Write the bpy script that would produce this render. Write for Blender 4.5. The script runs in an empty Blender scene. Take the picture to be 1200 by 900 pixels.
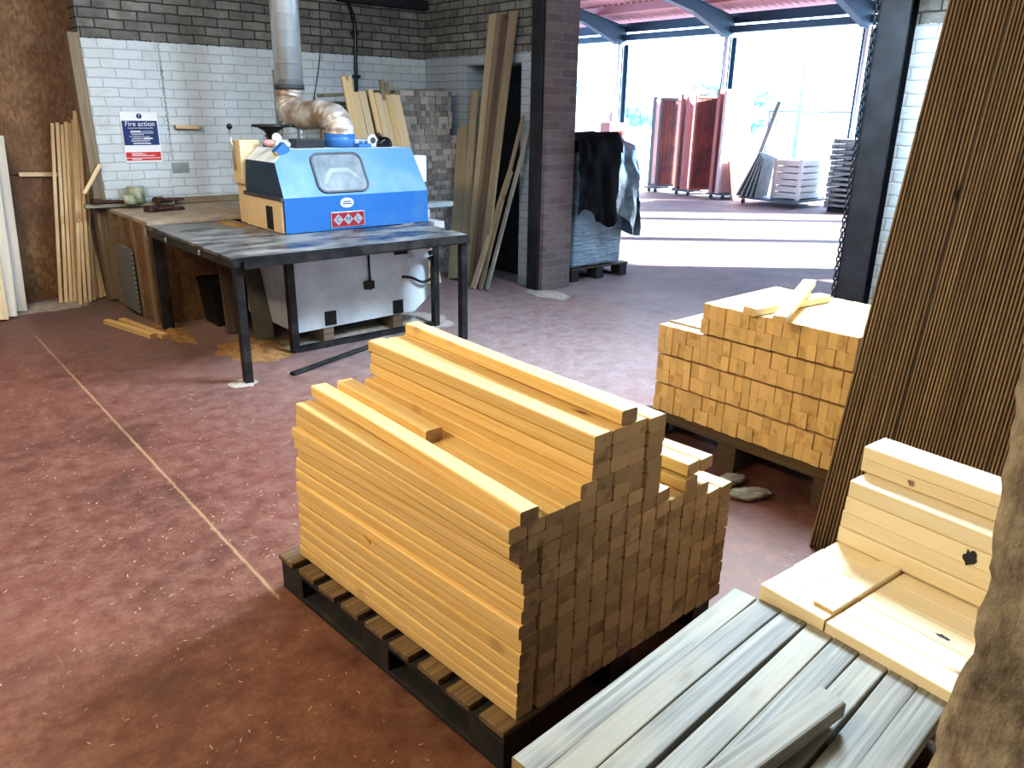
import bpy, bmesh, math, random
from mathutils import Vector, Matrix, noise
random.seed(7)
S = bpy.context.scene
COL = S.collection
R = math.radians

# ------------------------------------------------------------------ materials
class NT:
    def __init__(s, name):
        s.m = bpy.data.materials.new(name); s.m.use_nodes = True
        s.t = s.m.node_tree; s.n = s.t.nodes; s.l = s.t.links
        s.b = s.n['Principled BSDF']
    def add(s, typ, **kw):
        nd = s.n.new(typ)
        for k, v in kw.items():
            if k.startswith('i_'):
                key = k[2:]; key = int(key) if key.isdigit() else key.replace('_', ' ')
                nd.inputs[key].default_value = v
            else: setattr(nd, k, v)
        return nd
    def link(s, a, b): s.l.new(a, b)
    def coord(s, kind='Object'): return s.add('ShaderNodeTexCoord').outputs[kind]
    def math(s, op, a, b=None, clamp=False):
        nd = s.add('ShaderNodeMath', operation=op, use_clamp=clamp)
        for i, x in enumerate((a, b)):
            if x is None: continue
            if isinstance(x, (int, float)): nd.inputs[i].default_value = x
            else: s.link(x, nd.inputs[i])
        return nd.outputs[0]
    def mapping(s, vec, scale=(1, 1, 1), loc=(0, 0, 0), rot=(0, 0, 0)):
        nd = s.add('ShaderNodeMapping'); s.link(vec, nd.inputs[0])
        nd.inputs['Scale'].default_value = scale; nd.inputs['Location'].default_value = loc; nd.inputs['Rotation'].default_value = rot
        return nd.outputs[0]
    def noise(s, vec, scale, detail=3, rough=.55, out='Fac'):
        nd = s.add('ShaderNodeTexNoise'); s.link(vec, nd.inputs['Vector'])
        nd.inputs['Scale'].default_value = scale; nd.inputs['Detail'].default_value = detail; nd.inputs['Roughness'].default_value = rough
        return nd.outputs[out]
    def ramp(s, fac, stops, interp='LINEAR'):
        nd = s.add('ShaderNodeValToRGB'); s.link(fac, nd.inputs[0]); cr = nd.color_ramp; cr.interpolation = interp
        while len(cr.elements) < len(stops): cr.elements.new(.5)
        for e, (p, c) in zip(cr.elements, stops):
            e.position = p; e.color = (c, c, c, 1) if isinstance(c, (int, float)) else (*c, 1)
        return nd.outputs[0]
    def mix(s, fac, a, b, mode='MIX'):
        nd = s.add('ShaderNodeMix', data_type='RGBA', blend_type=mode)
        for i, x in ((0, fac), (6, a), (7, b)):
            if isinstance(x, (int, float)): nd.inputs[i].default_value = x if i == 0 else (x, x, x, 1)
            elif isinstance(x, tuple): nd.inputs[i].default_value = (*x, 1)
            else: s.link(x, nd.inputs[i])
        return nd.outputs[2]
    def bump(s, h, strength=.3, dist=.01):
        nd = s.add('ShaderNodeBump'); s.link(h, nd.inputs['Height'])
        nd.inputs['Strength'].default_value = strength; nd.inputs['Distance'].default_value = dist
        s.link(nd.outputs[0], s.b.inputs['Normal'])
    def col(s, c):
        if isinstance(c, tuple): s.b.inputs['Base Color'].default_value = (*c, 1)
        else: s.link(c, s.b.inputs['Base Color'])
    def set(s, rough=.6, metal=0, spec=None):
        s.b.inputs['Roughness'].default_value = rough; s.b.inputs['Metallic'].default_value = metal
        if spec is not None: s.b.inputs['Specular IOR Level'].default_value = spec
        return s.m

def rnd_vec(t, k=37.0):
    oi = t.add('ShaderNodeObjectInfo'); cb = t.add('ShaderNodeCombineXYZ')
    a = t.math('MULTIPLY', oi.outputs['Random'], k); b = t.math('MULTIPLY', oi.outputs['Random'], k*2.7)
    t.link(a, cb.inputs[0]); t.link(b, cb.inputs[1]); t.link(a, cb.inputs[2])
    va = t.add('ShaderNodeVectorMath', operation='ADD'); t.link(t.coord(), va.inputs[0]); t.link(cb.outputs[0], va.inputs[1])
    return va.outputs[0], oi.outputs['Random']

def wood(name, light, dark, knot=(.16, .07, .025), knots=.5, rough=.6, grain=1.0, vary=.18, bump=.15, stain=None):
    """timber grain along local X, moved per object so that no two boards look alike"""
    t = NT(name); v, rn = rnd_vec(t)
    g = t.noise(t.mapping(v, (1.3, 62*grain, 62*grain)), 1.6, 4, .62)
    g2 = t.noise(t.mapping(v, (.7, 5, 5)), 1.3, 2)
    c = t.mix(t.ramp(g, [(.3, 0.), (.72, 1.)]), dark, light)
    c = t.mix(t.math('MULTIPLY', g2, .35), c, tuple(x*.82 for x in dark))
    vo = t.add('ShaderNodeTexVoronoi', feature='F1'); t.link(t.mapping(v, (4.2, 15, 3.0)), vo.inputs['Vector']); vo.inputs['Scale'].default_value = 1.0
    wob = t.math('MULTIPLY', t.noise(v, 60, 2), .06)
    d = t.math('ADD', vo.outputs['Distance'], wob)
    k = t.ramp(d, [(.09, 1.), (.15, .35), (.24, 0.)])
    sep = t.add('ShaderNodeSeparateColor'); t.link(vo.outputs['Color'], sep.inputs[0])
    keep = t.math('LESS_THAN', sep.outputs[0], knots)
    c = t.mix(t.math('MULTIPLY', k, keep), c, knot)
    if stain:
        sn = t.noise(t.mapping(v, (1, 2.5, 2.5)), 2.2, 3)
        c = t.mix(t.ramp(sn, [(.5, 0.), (.68, .75)]), c, stain)
    br = t.math('ADD', t.math('MULTIPLY', rn, vary), 1-vary*.6)
    c = t.mix(1.0, c, br, 'MULTIPLY')
    t.col(c); t.bump(g, bump, .002)
    return t.set(rough, 0, .3)

def endgrain(name, a, b, dark, vary=.4):
    t = NT(name); v, rn = rnd_vec(t)
    vo = t.mapping(v, (0.02, 1, 1))
    wv = t.add('ShaderNodeTexWave', wave_type='RINGS', rings_direction='X'); t.link(vo, wv.inputs['Vector'])
    wv.inputs['Scale'].default_value = 34; wv.inputs['Distortion'].default_value = 3; wv.inputs['Detail'].default_value = 2
    n = t.noise(v, 30, 3)
    c = t.mix(wv.outputs['Fac'], a, tuple(.78*x+.22*y for x, y in zip(a, b)))
    c = t.mix(n, c, b)
    pn = t.noise(v, 14, 2)
    c = t.mix(t.ramp(pn, [(.56, 0.), (.7, .6)]), c, dark)
    br = t.math('ADD', t.math('MULTIPLY', t.math('FRACT', t.math('MULTIPLY', rn, 91.7)), vary), 1-vary*.6)
    c = t.mix(1.0, c, br, 'MULTIPLY')
    t.col(c); return t.set(.8, 0, .2)

def plain(name, c, rough=.5, metal=0, c2=None, scale=6., bump=0, spec=None, lo=.4, hi=.65):
    t = NT(name)
    if c2 is None: t.col(c)
    else:
        n = t.noise(t.coord(), scale, 5, .65); t.col(t.mix(t.ramp(n, [(lo, 0.), (hi, 1.)]), c, c2))
        if bump: t.bump(n, bump, .01)
    return t.set(rough, metal, spec)

def wall_coord(t, axis):
    sep = t.add('ShaderNodeSeparateXYZ'); t.link(t.coord(), sep.inputs[0])
    cb = t.add('ShaderNodeCombineXYZ'); t.link(sep.outputs[axis], cb.inputs[0]); t.link(sep.outputs[2], cb.inputs[1])
    return cb.outputs[0], sep
def brick_nodes(t, vec, w, h, mortar, c1, c2, cm, smooth=.15):
    b = t.add('ShaderNodeTexBrick'); t.link(vec, b.inputs['Vector'])
    for k, x in (('Scale', 1.), ('Mortar Size', mortar), ('Mortar Smooth', smooth), ('Bias', 0.), ('Brick Width', w), ('Row Height', h)): b.inputs[k].default_value = x
    for k, x in (('Color1', c1), ('Color2', c2), ('Mortar', cm)): b.inputs[k].default_value = (*x, 1)
    return b
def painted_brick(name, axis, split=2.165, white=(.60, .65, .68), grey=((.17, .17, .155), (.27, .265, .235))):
    t = NT(name); v, sep = wall_coord(t, axis)
    dist = t.add('ShaderNodeVectorMath', operation='MULTIPLY_ADD')
    nz = t.add('ShaderNodeTexNoise'); t.link(v, nz.inputs['Vector']); nz.inputs['Scale'].default_value = 9
    t.link(nz.outputs['Color'], dist.inputs[0]); dist.inputs[1].default_value = (.018, .018, 0); t.link(v, dist.inputs[2])
    b = brick_nodes(t, dist.outputs[0], .225, .075, .007, grey[0], grey[1], (.045, .045, .042), .3)
    w = brick_nodes(t, dist.outputs[0], .225, .075, .0045, white, tuple(x*.93 for x in white), tuple(x*.58 for x in white), .5)
    n = t.noise(v, 5, 5, .7)
    n2 = t.noise(v, 38, 3)
    wc = t.mix(t.ramp(n, [(.52, 0.), (.8, .7)]), w.outputs['Color'], (.42, .43, .42))
    wc = t.mix(t.ramp(n2, [(.68, 0.), (.74, .8)]), wc, (.14, .15, .15))
    gc = t.mix(t.ramp(n, [(.4, 0.), (.75, .8)]), b.outputs['Color'], (.06, .06, .058))
    if axis == 0:                                   # open vertical joint in the painted brickwork
        xx = t.math('ADD', sep.outputs[0], t.math('MULTIPLY', t.math('SUBTRACT', n2, .5), .05))
        ln = t.math('MULTIPLY', t.math('LESS_THAN', t.math('ABSOLUTE', t.math('SUBTRACT', xx, 2.385)), .009), t.math('GREATER_THAN', sep.outputs[2], 1.2))
        wc = t.mix(t.math('MULTIPLY', ln, t.ramp(n, [(.35, .9), (.6, .35)])), wc, (.10, .105, .10))
    z = t.math('ADD', sep.outputs[2], t.math('MULTIPLY', t.math('SUBTRACT', n2, .5), .03))
    c = t.mix(t.math('GREATER_THAN', z, split), wc, gc)
    t.col(c)
    hgt = t.math('ADD', t.math('MULTIPLY', b.outputs['Fac'], -1.), t.math('MULTIPLY', n2, .5)); t.bump(hgt, .5, .012)
    return t.set(.85, 0, .2)

M = {}
M['pine'] = wood('fresh_pine', (.80, .60, .30), (.62, .41, .16), knots=.3)
M['pine_end'] = endgrain('fresh_pine_end', (.52, .36, .215), (.38, .26, .15), (.17, .115, .07), .42)
M['pine2'] = wood('pale_pine', (.80, .60, .34), (.68, .46, .22), knots=.2)
M['pine2_end'] = endgrain('pale_pine_end', (.76, .55, .27), (.64, .43, .19), (.42, .25, .10), .26)
M['pine3'] = wood('white_pine', (.86, .76, .56), (.80, .67, .43), knots=.12, vary=.1)
M['lath'] = wood('lath_pine', (.78, .63, .41), (.62, .46, .27), knots=.3)
M['grey_wood'] = wood('weathered_wood', (.40, .395, .35), (.13, .125, .105), knot=(.085, .05, .025), knots=.8, grain=1.1, bump=.35, stain=(.36, .33, .25))
M['faded'] = wood('faded_plank', (.46, .39, .28), (.33, .26, .17), knots=.3)
M['white_lath'] = wood('whitish_board', (.72, .68, .60), (.58, .53, .45), knots=.15)
M['grey_end'] = endgrain('weathered_end', (.42, .33, .17), (.30, .23, .12), (.15, .11, .06))
M['old_plank'] = wood('old_plank', (.36, .29, .20), (.18, .135, .09), knots=.3)
M['dark_plank'] = wood('dark_plank', (.20, .15, .11), (.085, .06, .045), knots=.3)
M['plank_end'] = endgrain('old_plank_end', (.35, .26, .16), (.22, .16, .1), (.1, .07, .05))
M['stack_end'] = endgrain('stacked_end', (.45, .42, .39), (.31, .285, .265), (.13, .12, .115), .75)
M['pallet_top'] = wood('pallet_deck', (.30, .215, .12), (.09, .06, .035), knots=.3, bump=.5)
M['pallet_dark'] = plain('pallet_dark', (.012, .013, .017), .7, 0, (.035, .03, .026), 9, .3)
M['pallet_brown'] = wood('pallet_brown', (.15, .105, .065), (.05, .035, .022), knots=.3, bump=.5)
M['deck'] = wood('ribbed_decking', (.46, .325, .18), (.10, .062, .036), knot=(.012, .008, .006), knots=.16, grain=1.4, rough=.5, bump=.3)
M['deck_groove'] = plain('decking_groove', (.018, .012, .009), .8)
M['steel'] = plain('black_steel', (.02, .021, .024), .42, .5, (.06, .058, .055), 7)
M['black_steel2'] = plain('post_steel', (.010, .012, .016), .6, 0, (.022, .025, .032), 5)
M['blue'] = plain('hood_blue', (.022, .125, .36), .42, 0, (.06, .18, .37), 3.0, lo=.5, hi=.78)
M['blue_top'] = plain('hood_blue_lit', (.075, .20, .41), .5, 0, (.17, .28, .42), 3.5, lo=.45, hi=.8)  # sloping front catches more light, painted in as a paler blue
M['navy'] = plain('hood_navy', (.015, .045, .09), .5)
M['machine_white'] = plain('machine_white', (.70, .77, .82), .5, 0, (.54, .60, .64), 3)
M['black'] = plain('black_plastic', (.012, .012, .013), .45)
M['knob'] = plain('knob_black', (.008, .008, .009), .25)
M['chrome'] = plain('plain_metal', (.5, .52, .55), .3, .9)
M['sign_blue'] = plain('sign_blue', (.004, .022, .13), .4)
M['white'] = plain('white_paint', (.75, .76, .77), .5)
M['dull_white'] = plain('dull_white', (.50, .52, .52), .6, 0, (.36, .37, .36), 12)
M['red'] = plain('sign_red', (.58, .025, .025), .4)
M['badge_red'] = plain('badge_red', (.28, .012, .022), .4)
M['badge_silver'] = plain('badge_silver', (.36, .37, .39), .35, .3)
M['yellow_tag'] = plain('yellow_tag', (.65, .52, .22), .6)
M['pink_tag'] = plain('pink_tag', (.70, .28, .25), .6)
M['glass_dusty'] = plain('dusty_window', (.10, .125, .15), .35, 0, (.25, .285, .31), 5, lo=.35, hi=.7)
M['rubber'] = plain('window_rubber', (.055, .06, .065), .5)
M['osb_panel'] = None
M['galv'] = None
M['hose'] = plain('foil_hose', (.60, .58, .55), .42, .35, (.27, .19, .13), 7, .2, lo=.38, hi=.6)
M['mesh_grey'] = None
M['glove'] = plain('glove', (.055, .025, .022), .9, 0, (.11, .06, .05), 30, .3)
M['pot'] = plain('paint_pot', (.50, .55, .45), .5, 0, (.25, .28, .15), 14)
M['tub'] = plain('dark_tub', (.010, .013, .012), .5)
M['lead'] = plain('grey_board', (.10, .105, .09), .7, 0, (.15, .14, .11), 5)
M['sawdust'] = plain('sawdust', (.34, .20, .07), .95, 0, (.17, .085, .04), 22, .6)
M['sawdust_pale'] = plain('sawdust_pale', (.42, .38, .33), .95, 0, (.30, .26, .22), 26, .5)
M['flake'] = plain('flake', (.50, .38, .28), .9)
M['tarp'] = plain('black_tarp', (.006, .008, .010), .75, 0, None, spec=.15)
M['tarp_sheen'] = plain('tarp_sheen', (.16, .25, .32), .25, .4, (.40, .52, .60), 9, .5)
M['wrap'] = None
M['canopy_steel'] = plain('canopy_steel', (.035, .09, .14), .6, 0, None)
M['purlin'] = plain('purlin', (.46, .25, .27), .7)
M['post_white'] = plain('post_white', (.80, .84, .86), .6)
M['panel_pale'] = plain('panel_pale', (.78, .66, .64), .7, 0, (.72, .55, .52), 3)
M['panel_red'] = plain('panel_red', (.42, .16, .14), .7, 0, (.36, .15, .16), 5)
M['panel_grey'] = plain('panel_grey', (.22, .24, .24), .8)
M['pink_edge'] = plain('pink_edge', (.52, .22, .20), .7)
M['panel_shade'] = plain('panel_shade', (.36, .14, .11), .8, 0, (.11, .085, .11), 1.6)
M['yard_white'] = plain('yard_white', (.82, .82, .80), .7)
M['slat_grey'] = plain('slat_grey', (.30, .34, .35), .8, 0, (.22, .25, .26), 8)
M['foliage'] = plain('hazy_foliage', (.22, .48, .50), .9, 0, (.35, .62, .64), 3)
M['rail'] = plain('rail', (.10, .14, .17), .6)
M['pillar'] = None
M['ceiling'] = plain('ceiling_boards', (.20, .19, .18), .9)
M['tube'] = None

def special():
    # OSB sheet
    t = NT('osb'); v = t.coord(); 
    vo = t.add('ShaderNodeTexVoronoi'); t.link(t.mapping(v, (1, 1, .45), rot=(.3, .5, .2)), vo.inputs['Vector']); vo.inputs['Scale'].default_value = 58
    n = t.noise(v, 2.2, 4); n3 = t.noise(v, 17, 4, .7)
    c = t.mix(vo.outputs['Color'], (.20, .105, .045), (.33, .185, .085))
    sp = t.add('ShaderNodeSeparateColor'); t.link(vo.outputs['Color'], sp.inputs[0])
    c = t.mix(sp.outputs[0], (.15, .08, .037), (.27, .15, .07))
    c = t.mix(t.ramp(n, [(.42, 0.), (.7, .75)]), c, (.085, .04, .022))
    c = t.mix(t.ramp(n3, [(.62, 0.), (.72, .85)]), c, (.05, .025, .014))
    t.col(c); M['osb'] = t.set(.75)
    # galvanised spiral duct
    t = NT('galvanised'); v = t.coord(); n = t.noise(t.mapping(v, (1, 1, .4)), 22, 3)
    t.col(t.mix(n, (.46, .52, .57), (.68, .72, .75)))
    wv = t.add('ShaderNodeTexWave', bands_direction='Z'); t.link(v, wv.inputs['Vector']); wv.inputs['Scale'].default_value = 2.6
    t.bump(t.ramp(wv.outputs['Fac'], [(.9, 0.), (1, 1.)]), .25, .004); M['galv'] = t.set(.36, .55)
    # grey plastic mesh
    t = NT('grille'); v, sep = wall_coord(t, 1)
    b = brick_nodes(t, v, .035, .02, .005, (.012, .013, .013), (.018, .019, .02), (.24, .26, .27), .1)
    t.col(b.outputs['Color']); t.bump(b.outputs['Fac'], .6, .01); M['mesh_grey'] = t.set(.6)
    # stretch-wrapped load
    t = NT('wrapped_load'); v = t.coord()
    n = t.noise(t.mapping(v, (1.2, 1.2, 9)), 4, 4, .65)
    t.col(t.mix(n, (.09, .15, .19), (.36, .47, .53))); t.bump(n, .8, .03); M['wrap'] = t.set(.28, .2)
    # corrugated red roof
    t = NT('red_roof'); t.col((.62, .36, .40)); M['roof'] = t.set(.7)
    # rough broken render on pillar
    t = NT('pillar'); v = t.coord()
    n = t.noise(t.mapping(v, (1, 1, .55)), 9, 6, .72); n2 = t.noise(t.mapping(v, (3, 3, .5)), 14, 3); n3 = t.noise(v, 4.5, 3)
    c = t.ramp(n, [(.3, (.09, .075, .06)), (.47, (.30, .26, .20)), (.62, (.50, .44, .34)), (.78, (.20, .18, .15))])
    c = t.mix(t.ramp(n3, [(.56, 0.), (.68, .6)]), c, (.22, .085, .05))
    c = t.mix(t.ramp(n2, [(.6, 0.), (.74, .7)]), c, (.07, .055, .045))
    t.col(c); t.bump(t.math('ADD', n, t.math('MULTIPLY', n2, .5)), .6, .02); M['pillar'] = t.set(.9, 0, .15)
    # tabletop: dark worn steel with dust
    t = NT('tabletop'); v = t.coord(); n = t.noise(t.mapping(v, (1, 2.4, 1)), 2.3, 5, .68); n2 = t.noise(v, 11, 4, .7)
    c = t.mix(t.ramp(n, [(.42, 0.), (.62, .85)]), (.022, .024, .028), (.27, .27, .26)); c = t.mix(t.ramp(n2, [(.62, 0.), (.75, .35)]), c, (.28, .24, .17))
    t.col(c); t.link(t.ramp(n, [(.4, .25), (.62, .6)]), t.b.inputs['Roughness']); M['tabletop'] = t.m
    # bench top
    t = NT('benchtop'); v = t.coord(); n = t.noise(v, 3, 5, .7); n2 = t.noise(v, 25, 3)
    t.col(t.mix(t.ramp(n, [(.4, 0.), (.65, 1.)]), (.30, .25, .20), t.mix(n2, (.52, .42, .28), (.45, .39, .32)))); M['benchtop'] = t.set(.8)
    # floor: worn oxide-red paint over concrete with dust
    t = NT('red_floor'); v = t.coord(); sep = t.add('ShaderNodeSeparateXYZ'); t.link(v, sep.inputs[0])
    X, Y = sep.outputs[0], sep.outputs[1]
    n = t.noise(v, 1.1, 6, .68); n2 = t.noise(v, 10, 9, .85); n3 = t.noise(v, 70, 5, .85); nb = t.noise(v, .9, 5, .7)
    c = t.mix(t.ramp(n, [(.35, 0.), (.65, 1.)]), (.105, .034, .025), (.165, .060, .044))
    c = t.mix(t.ramp(n2, [(.44, 0.), (.68, .75)]), c, (.28, .155, .12))
    c = t.mix(t.ramp(n2, [(.30, .85), (.43, 0.)]), c, (.045, .018, .015))
    c = t.mix(t.ramp(nb, [(.34, .75), (.46, 0.)]), c, (.060, .022, .017))
    # brown zone close to the pallet, grey dust near machine and door
    br = t.math('MULTIPLY', t.ramp(Y, [(0., 1.), (.02, 1.), (1., 0.)]), 1.)
    yb = t.math('SUBTRACT', 1., t.math('DIVIDE', t.math('SUBTRACT', t.math('ADD', Y, t.math('MULTIPLY', t.math('ABSOLUTE', t.math('SUBTRACT', X, .9)), .5)), .9), 2.2), True)
    c = t.mix(t.math('MULTIPLY', t.math('MULTIPLY', yb, t.ramp(nb, [(.3, .3), (.6, 1.)])), .75), c, t.mix(t.ramp(n2, [(.3, 0.), (.65, 1.)]), (.07, .026, .008), (.23, .115, .04)))
    ub = t.math('DIVIDE', t.math('SUBTRACT', t.math('ADD', X, t.math('MULTIPLY', Y, .25)), 2.1), 2.2, True)
    ub = t.math('MULTIPLY', ub, t.math('DIVIDE', t.math('SUBTRACT', t.math('ADD', Y, t.math('MULTIPLY', t.math('SUBTRACT', nb, .5), 1.2)), 2.0), 1.3, True))  # dust fades out towards the front, painting in the shade between the stacks
    c = t.mix(t.math('MULTIPLY', ub, t.math('ADD', t.math('MULTIPLY', t.ramp(n2, [(.3, .2), (.62, 1.)]), .8), 0.)), c, (.30, .26, .26))
    c = t.mix(t.ramp(n3, [(.60, 0.), (.70, .7)]), c, (.40, .28, .22))
    c = t.mix(t.ramp(n3, [(.28, .7), (.38, 0.)]), c, (.03, .012, .011))
    # chalky saw-cut joint running towards the back wall
    wob = t.math('MULTIPLY', t.math('SUBTRACT', n2, .5), .03)
    dx = t.math('ABSOLUTE', t.math('SUBTRACT', t.math('ADD', X, wob), t.math('ADD', .899, t.math('MULTIPLY', Y, .0085))))
    ln = t.ramp(dx, [(0., .9), (.004, .7), (.009, 0.)])
    yl = t.math('MULTIPLY', t.math('GREATER_THAN', Y, 2.3), t.math('LESS_THAN', Y, 6.6))
    c = t.mix(t.math('MULTIPLY', t.math('MULTIPLY', ln, yl), t.ramp(n, [(.3, .3), (.6, .9)])), c, (.42, .29, .16))
    t.col(c); t.bump(t.math('ADD', n2, n3), .25, .006)
    t.link(t.ramp(n2, [(.3, .42), (.7, .75)]), t.b.inputs['Roughness']); M['floor'] = t.m
    # yard concrete
    t = NT('yard_concrete'); v = t.coord(); n = t.noise(v, .8, 6, .7); n2 = t.noise(v, 7, 5, .7)
    c = t.mix(t.ramp(n, [(.35, 0.), (.65, 1.)]), (.20, .165, .17), (.33, .27, .275)); c = t.mix(t.ramp(n2, [(.6, 0.), (.75, .7)]), c, (.12, .10, .105))
    t.col(c); t.bump(n2, .3, .01); M['yard'] = t.set(.75)
    # brown pier brick
    t = NT('pier_brick'); v = t.coord(); sep = t.add('ShaderNodeSeparateXYZ'); t.link(v, sep.inputs[0])
    cb = t.add('ShaderNodeCombineXYZ'); t.link(t.math('ADD', sep.outputs[0], sep.outputs[1]), cb.inputs[0]); t.link(sep.outputs[2], cb.inputs[1])
    b = brick_nodes(t, cb.outputs[0], .225, .075, .006, (.13, .10, .10), (.20, .155, .15), (.20, .185, .18), .3); n = t.noise(v, 20, 4)
    t.col(t.mix(t.math('MULTIPLY', n, .45), b.outputs['Color'], (.10, .085, .09))); t.bump(t.math('MULTIPLY', b.outputs['Fac'], -1.), .5, .01); M['pier'] = t.set(.85, 0, .2)
    M['wall_u'] = painted_brick('painted_brick_back', 0)
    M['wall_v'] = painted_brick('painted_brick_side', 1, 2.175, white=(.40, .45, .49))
    t = NT('added_lamp_tube'); t.b.inputs['Emission Color'].default_value = (1, .93, .8, 1); t.b.inputs['Emission Strength'].default_value = 4; t.col((.9, .9, .9)); M['tube'] = t.set(.4)  # glow for the tubes of the added unseen lamps
special()

# ------------------------------------------------------------------ mesh helpers
def obj(name, me, mats, parent=None, loc=None, rot=None):
    if isinstance(me, bmesh.types.BMesh):
        m = bpy.data.meshes.new(name); bmesh.ops.recalc_face_normals(me, faces=me.faces); me.to_mesh(m); me.free(); me = m
    if not isinstance(mats, (list, tuple)): mats = [mats]
    if not me.materials:
        for k in mats: me.materials.append(M[k] if isinstance(k, str) else k)
    o = bpy.data.objects.new(name, me); COL.objects.link(o)
    if parent: o.parent = parent
    if loc is not None: o.location = loc
    if rot is not None: o.rotation_euler = rot
    return o
def tag(o, label, cat, group=None, kind=None):
    o['label'] = label; o['category'] = cat
    if group: o['group'] = group
    if kind: o['kind'] = kind
    return o
def thing(name, label, cat, loc=(0, 0, 0), rotz=0, group=None):
    o = bpy.data.objects.new(name, None); o.empty_display_size = .1; COL.objects.link(o)
    o.location = loc; o.rotation_euler = (0, 0, rotz); return tag(o, label, cat, group)
def struct(name, bm, mat, label=None):
    o = obj(name, bm, mat); o['kind'] = 'structure'
    if label: o['label'] = label
    return o
def bx(bm, x0, x1, y0, y1, z0, z1, mi=0, bev=0, mat=None):
    r = bmesh.ops.create_cube(bm, size=1)
    vs = r['verts']
    for v in vs: v.co = Vector((x0+(v.co.x+.5)*(x1-x0), y0+(v.co.y+.5)*(y1-y0), z0+(v.co.z+.5)*(z1-z0)))
    fs = list({f for v in vs for f in v.link_faces})
    for f in fs: f.material_index = mi
    if bev:
        es = list({e for v in vs for e in v.link_edges})
        r2 = bmesh.ops.bevel(bm, geom=es, offset=bev, segments=2, affect='EDGES', profile=.5)
        for f in r2['faces']: f.material_index = mi
    return bm
def nb(): return bmesh.new()
def box(x0, x1, y0, y1, z0, z1, bev=0): return bx(nb(), x0, x1, y0, y1, z0, z1, 0, bev)
def tube(bm, pts, r, seg=16, mi=0, caps=True):
    pts = [Vector(p) for p in pts]; rs = r if isinstance(r, (list, tuple)) else [r]*len(pts)
    rings = []; up = None
    for i, p in enumerate(pts):
        d = (pts[min(i+1, len(pts)-1)]-pts[max(i-1, 0)]).normalized()
        if up is None: up = d.orthogonal().normalized()
        up = (up-d*up.dot(d)).normalized(); s = d.cross(up)
        rings.append([bm.verts.new(p+(up*math.cos(a)+s*math.sin(a))*rs[i]) for a in [2*math.pi*k/seg for k in range(seg)]])
    for a, b in zip(rings, rings[1:]):
        for k in range(seg):
            f = bm.faces.new((a[k], a[(k+1) % seg], b[(k+1) % seg], b[k])); f.smooth = True; f.material_index = mi
    if caps:
        for q in (rings[0][::-1], rings[-1]): f = bm.faces.new(q); f.material_index = mi
    return bm
def spline(pts, n=8):
    P = [Vector(p) for p in pts]; out = []
    for i in range(len(P)-1):
        a, b, c, d = P[max(i-1, 0)], P[i], P[i+1], P[min(i+2, len(P)-1)]
        for k in range(n):
            t = k/n; out.append(.5*((2*b)+(c-a)*t+(2*a-5*b+4*c-d)*t*t+(3*b-a-3*c+d)*t**3))
    out.append(P[-1]); return out
def poly(bm, pts, z0, z1, axis='z', mi=0):
    """extrude a 2D outline"""
    def mk(p, h): return {'z': (p[0], p[1], h), 'y': (p[0], h, p[1]), 'x': (h, p[0], p[1])}[axis]
    a = [bm.verts.new(mk(p, z0)) for p in pts]; b = [bm.verts.new(mk(p, z1)) for p in pts]; n = len(pts)
    fs = [bm.faces.new(a[::-1]), bm.faces.new(b)]+[bm.faces.new((a[i], a[(i+1) % n], b[(i+1) % n], b[i])) for i in range(n)]
    for f in fs: f.material_index = mi
    return bm
def cyl(bm, c0, c1, r, seg=20, mi=0): return tube(bm, [c0, c1], r, seg, mi)
def ball(bm, c, r, sub=2, sc=(1, 1, 1)):
    q = bmesh.ops.create_icosphere(bm, subdivisions=sub, radius=r)
    for v in q['verts']: v.co = Vector((v.co.x*sc[0], v.co.y*sc[1], v.co.z*sc[2]))+Vector(c)
    for v in q['verts']:
        for f in v.link_faces: f.smooth = True
    return bm
ORD = ['zeroth', 'first', 'second', 'third', 'fourth', 'fifth', 'sixth', 'seventh', 'eighth', 'ninth', 'tenth', 'eleventh', 'twelfth', 'thirteenth', 'fourteenth', 'fifteenth', 'sixteenth', 'seventeenth', 'eighteenth', 'nineteenth', 'twentieth', 'twenty-first', 'twenty-second', 'twenty-third', 'twenty-fourth', 'twenty-fifth']
ORD += ['twenty-'+ORD[k] for k in range(6, 10)]+['thirtieth']+['thirty-'+ORD[k] for k in range(1, 10)]

# board meshes: eased-edge rectangular section along local X, slot 0 long faces, slot 1 ends
_bc = {}
def board_mesh(L, w, t, mats, ease=.004, var=0):
    key = (round(L, 3), round(w, 4), round(t, 4), tuple(mats), var)
    if key in _bc: return _bc[key]
    bm = nb(); e = min(ease, t*.3); prof = []
    for sx, sy in ((1, 1), (-1, 1), (-1, -1), (1, -1)):
        cx, cy = sx*(w/2-e), sy*(t/2-e); a0 = math.atan2(sy, sx)
        for k in (-1, 0, 1):
            a = a0+k*math.pi/4; prof.append((cx+e*math.cos(a), cy+e*math.sin(a)))
    nseg = 6 if var else 1; rng = random.Random(var); rows = []
    b1, b2 = rng.uniform(-1, 1)*.003*(var > 0), rng.uniform(-1, 1)*.002*(var > 0)
    for i in range(nseg+1):
        s = i/nseg; q = 1-(2*s-1)**2
        rows.append([bm.verts.new((-L/2+L*s, y+b1*q, z+b2*q)) for y, z in prof])
    n = len(prof)
    for a, b in zip(rows, rows[1:]):
        for k in range(n): bm.faces.new((a[k], a[(k+1) % n], b[(k+1) % n], b[k]))
    for q in (rows[0], rows[-1]): bm.faces.new(q).material_index = 1
    bmesh.ops.recalc_face_normals(bm, faces=bm.faces)
    me = bpy.data.meshes.new('board'); bm.to_mesh(me); bm.free()
    for m in mats: me.materials.append(M[m])
    _bc[key] = me; return me
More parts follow.
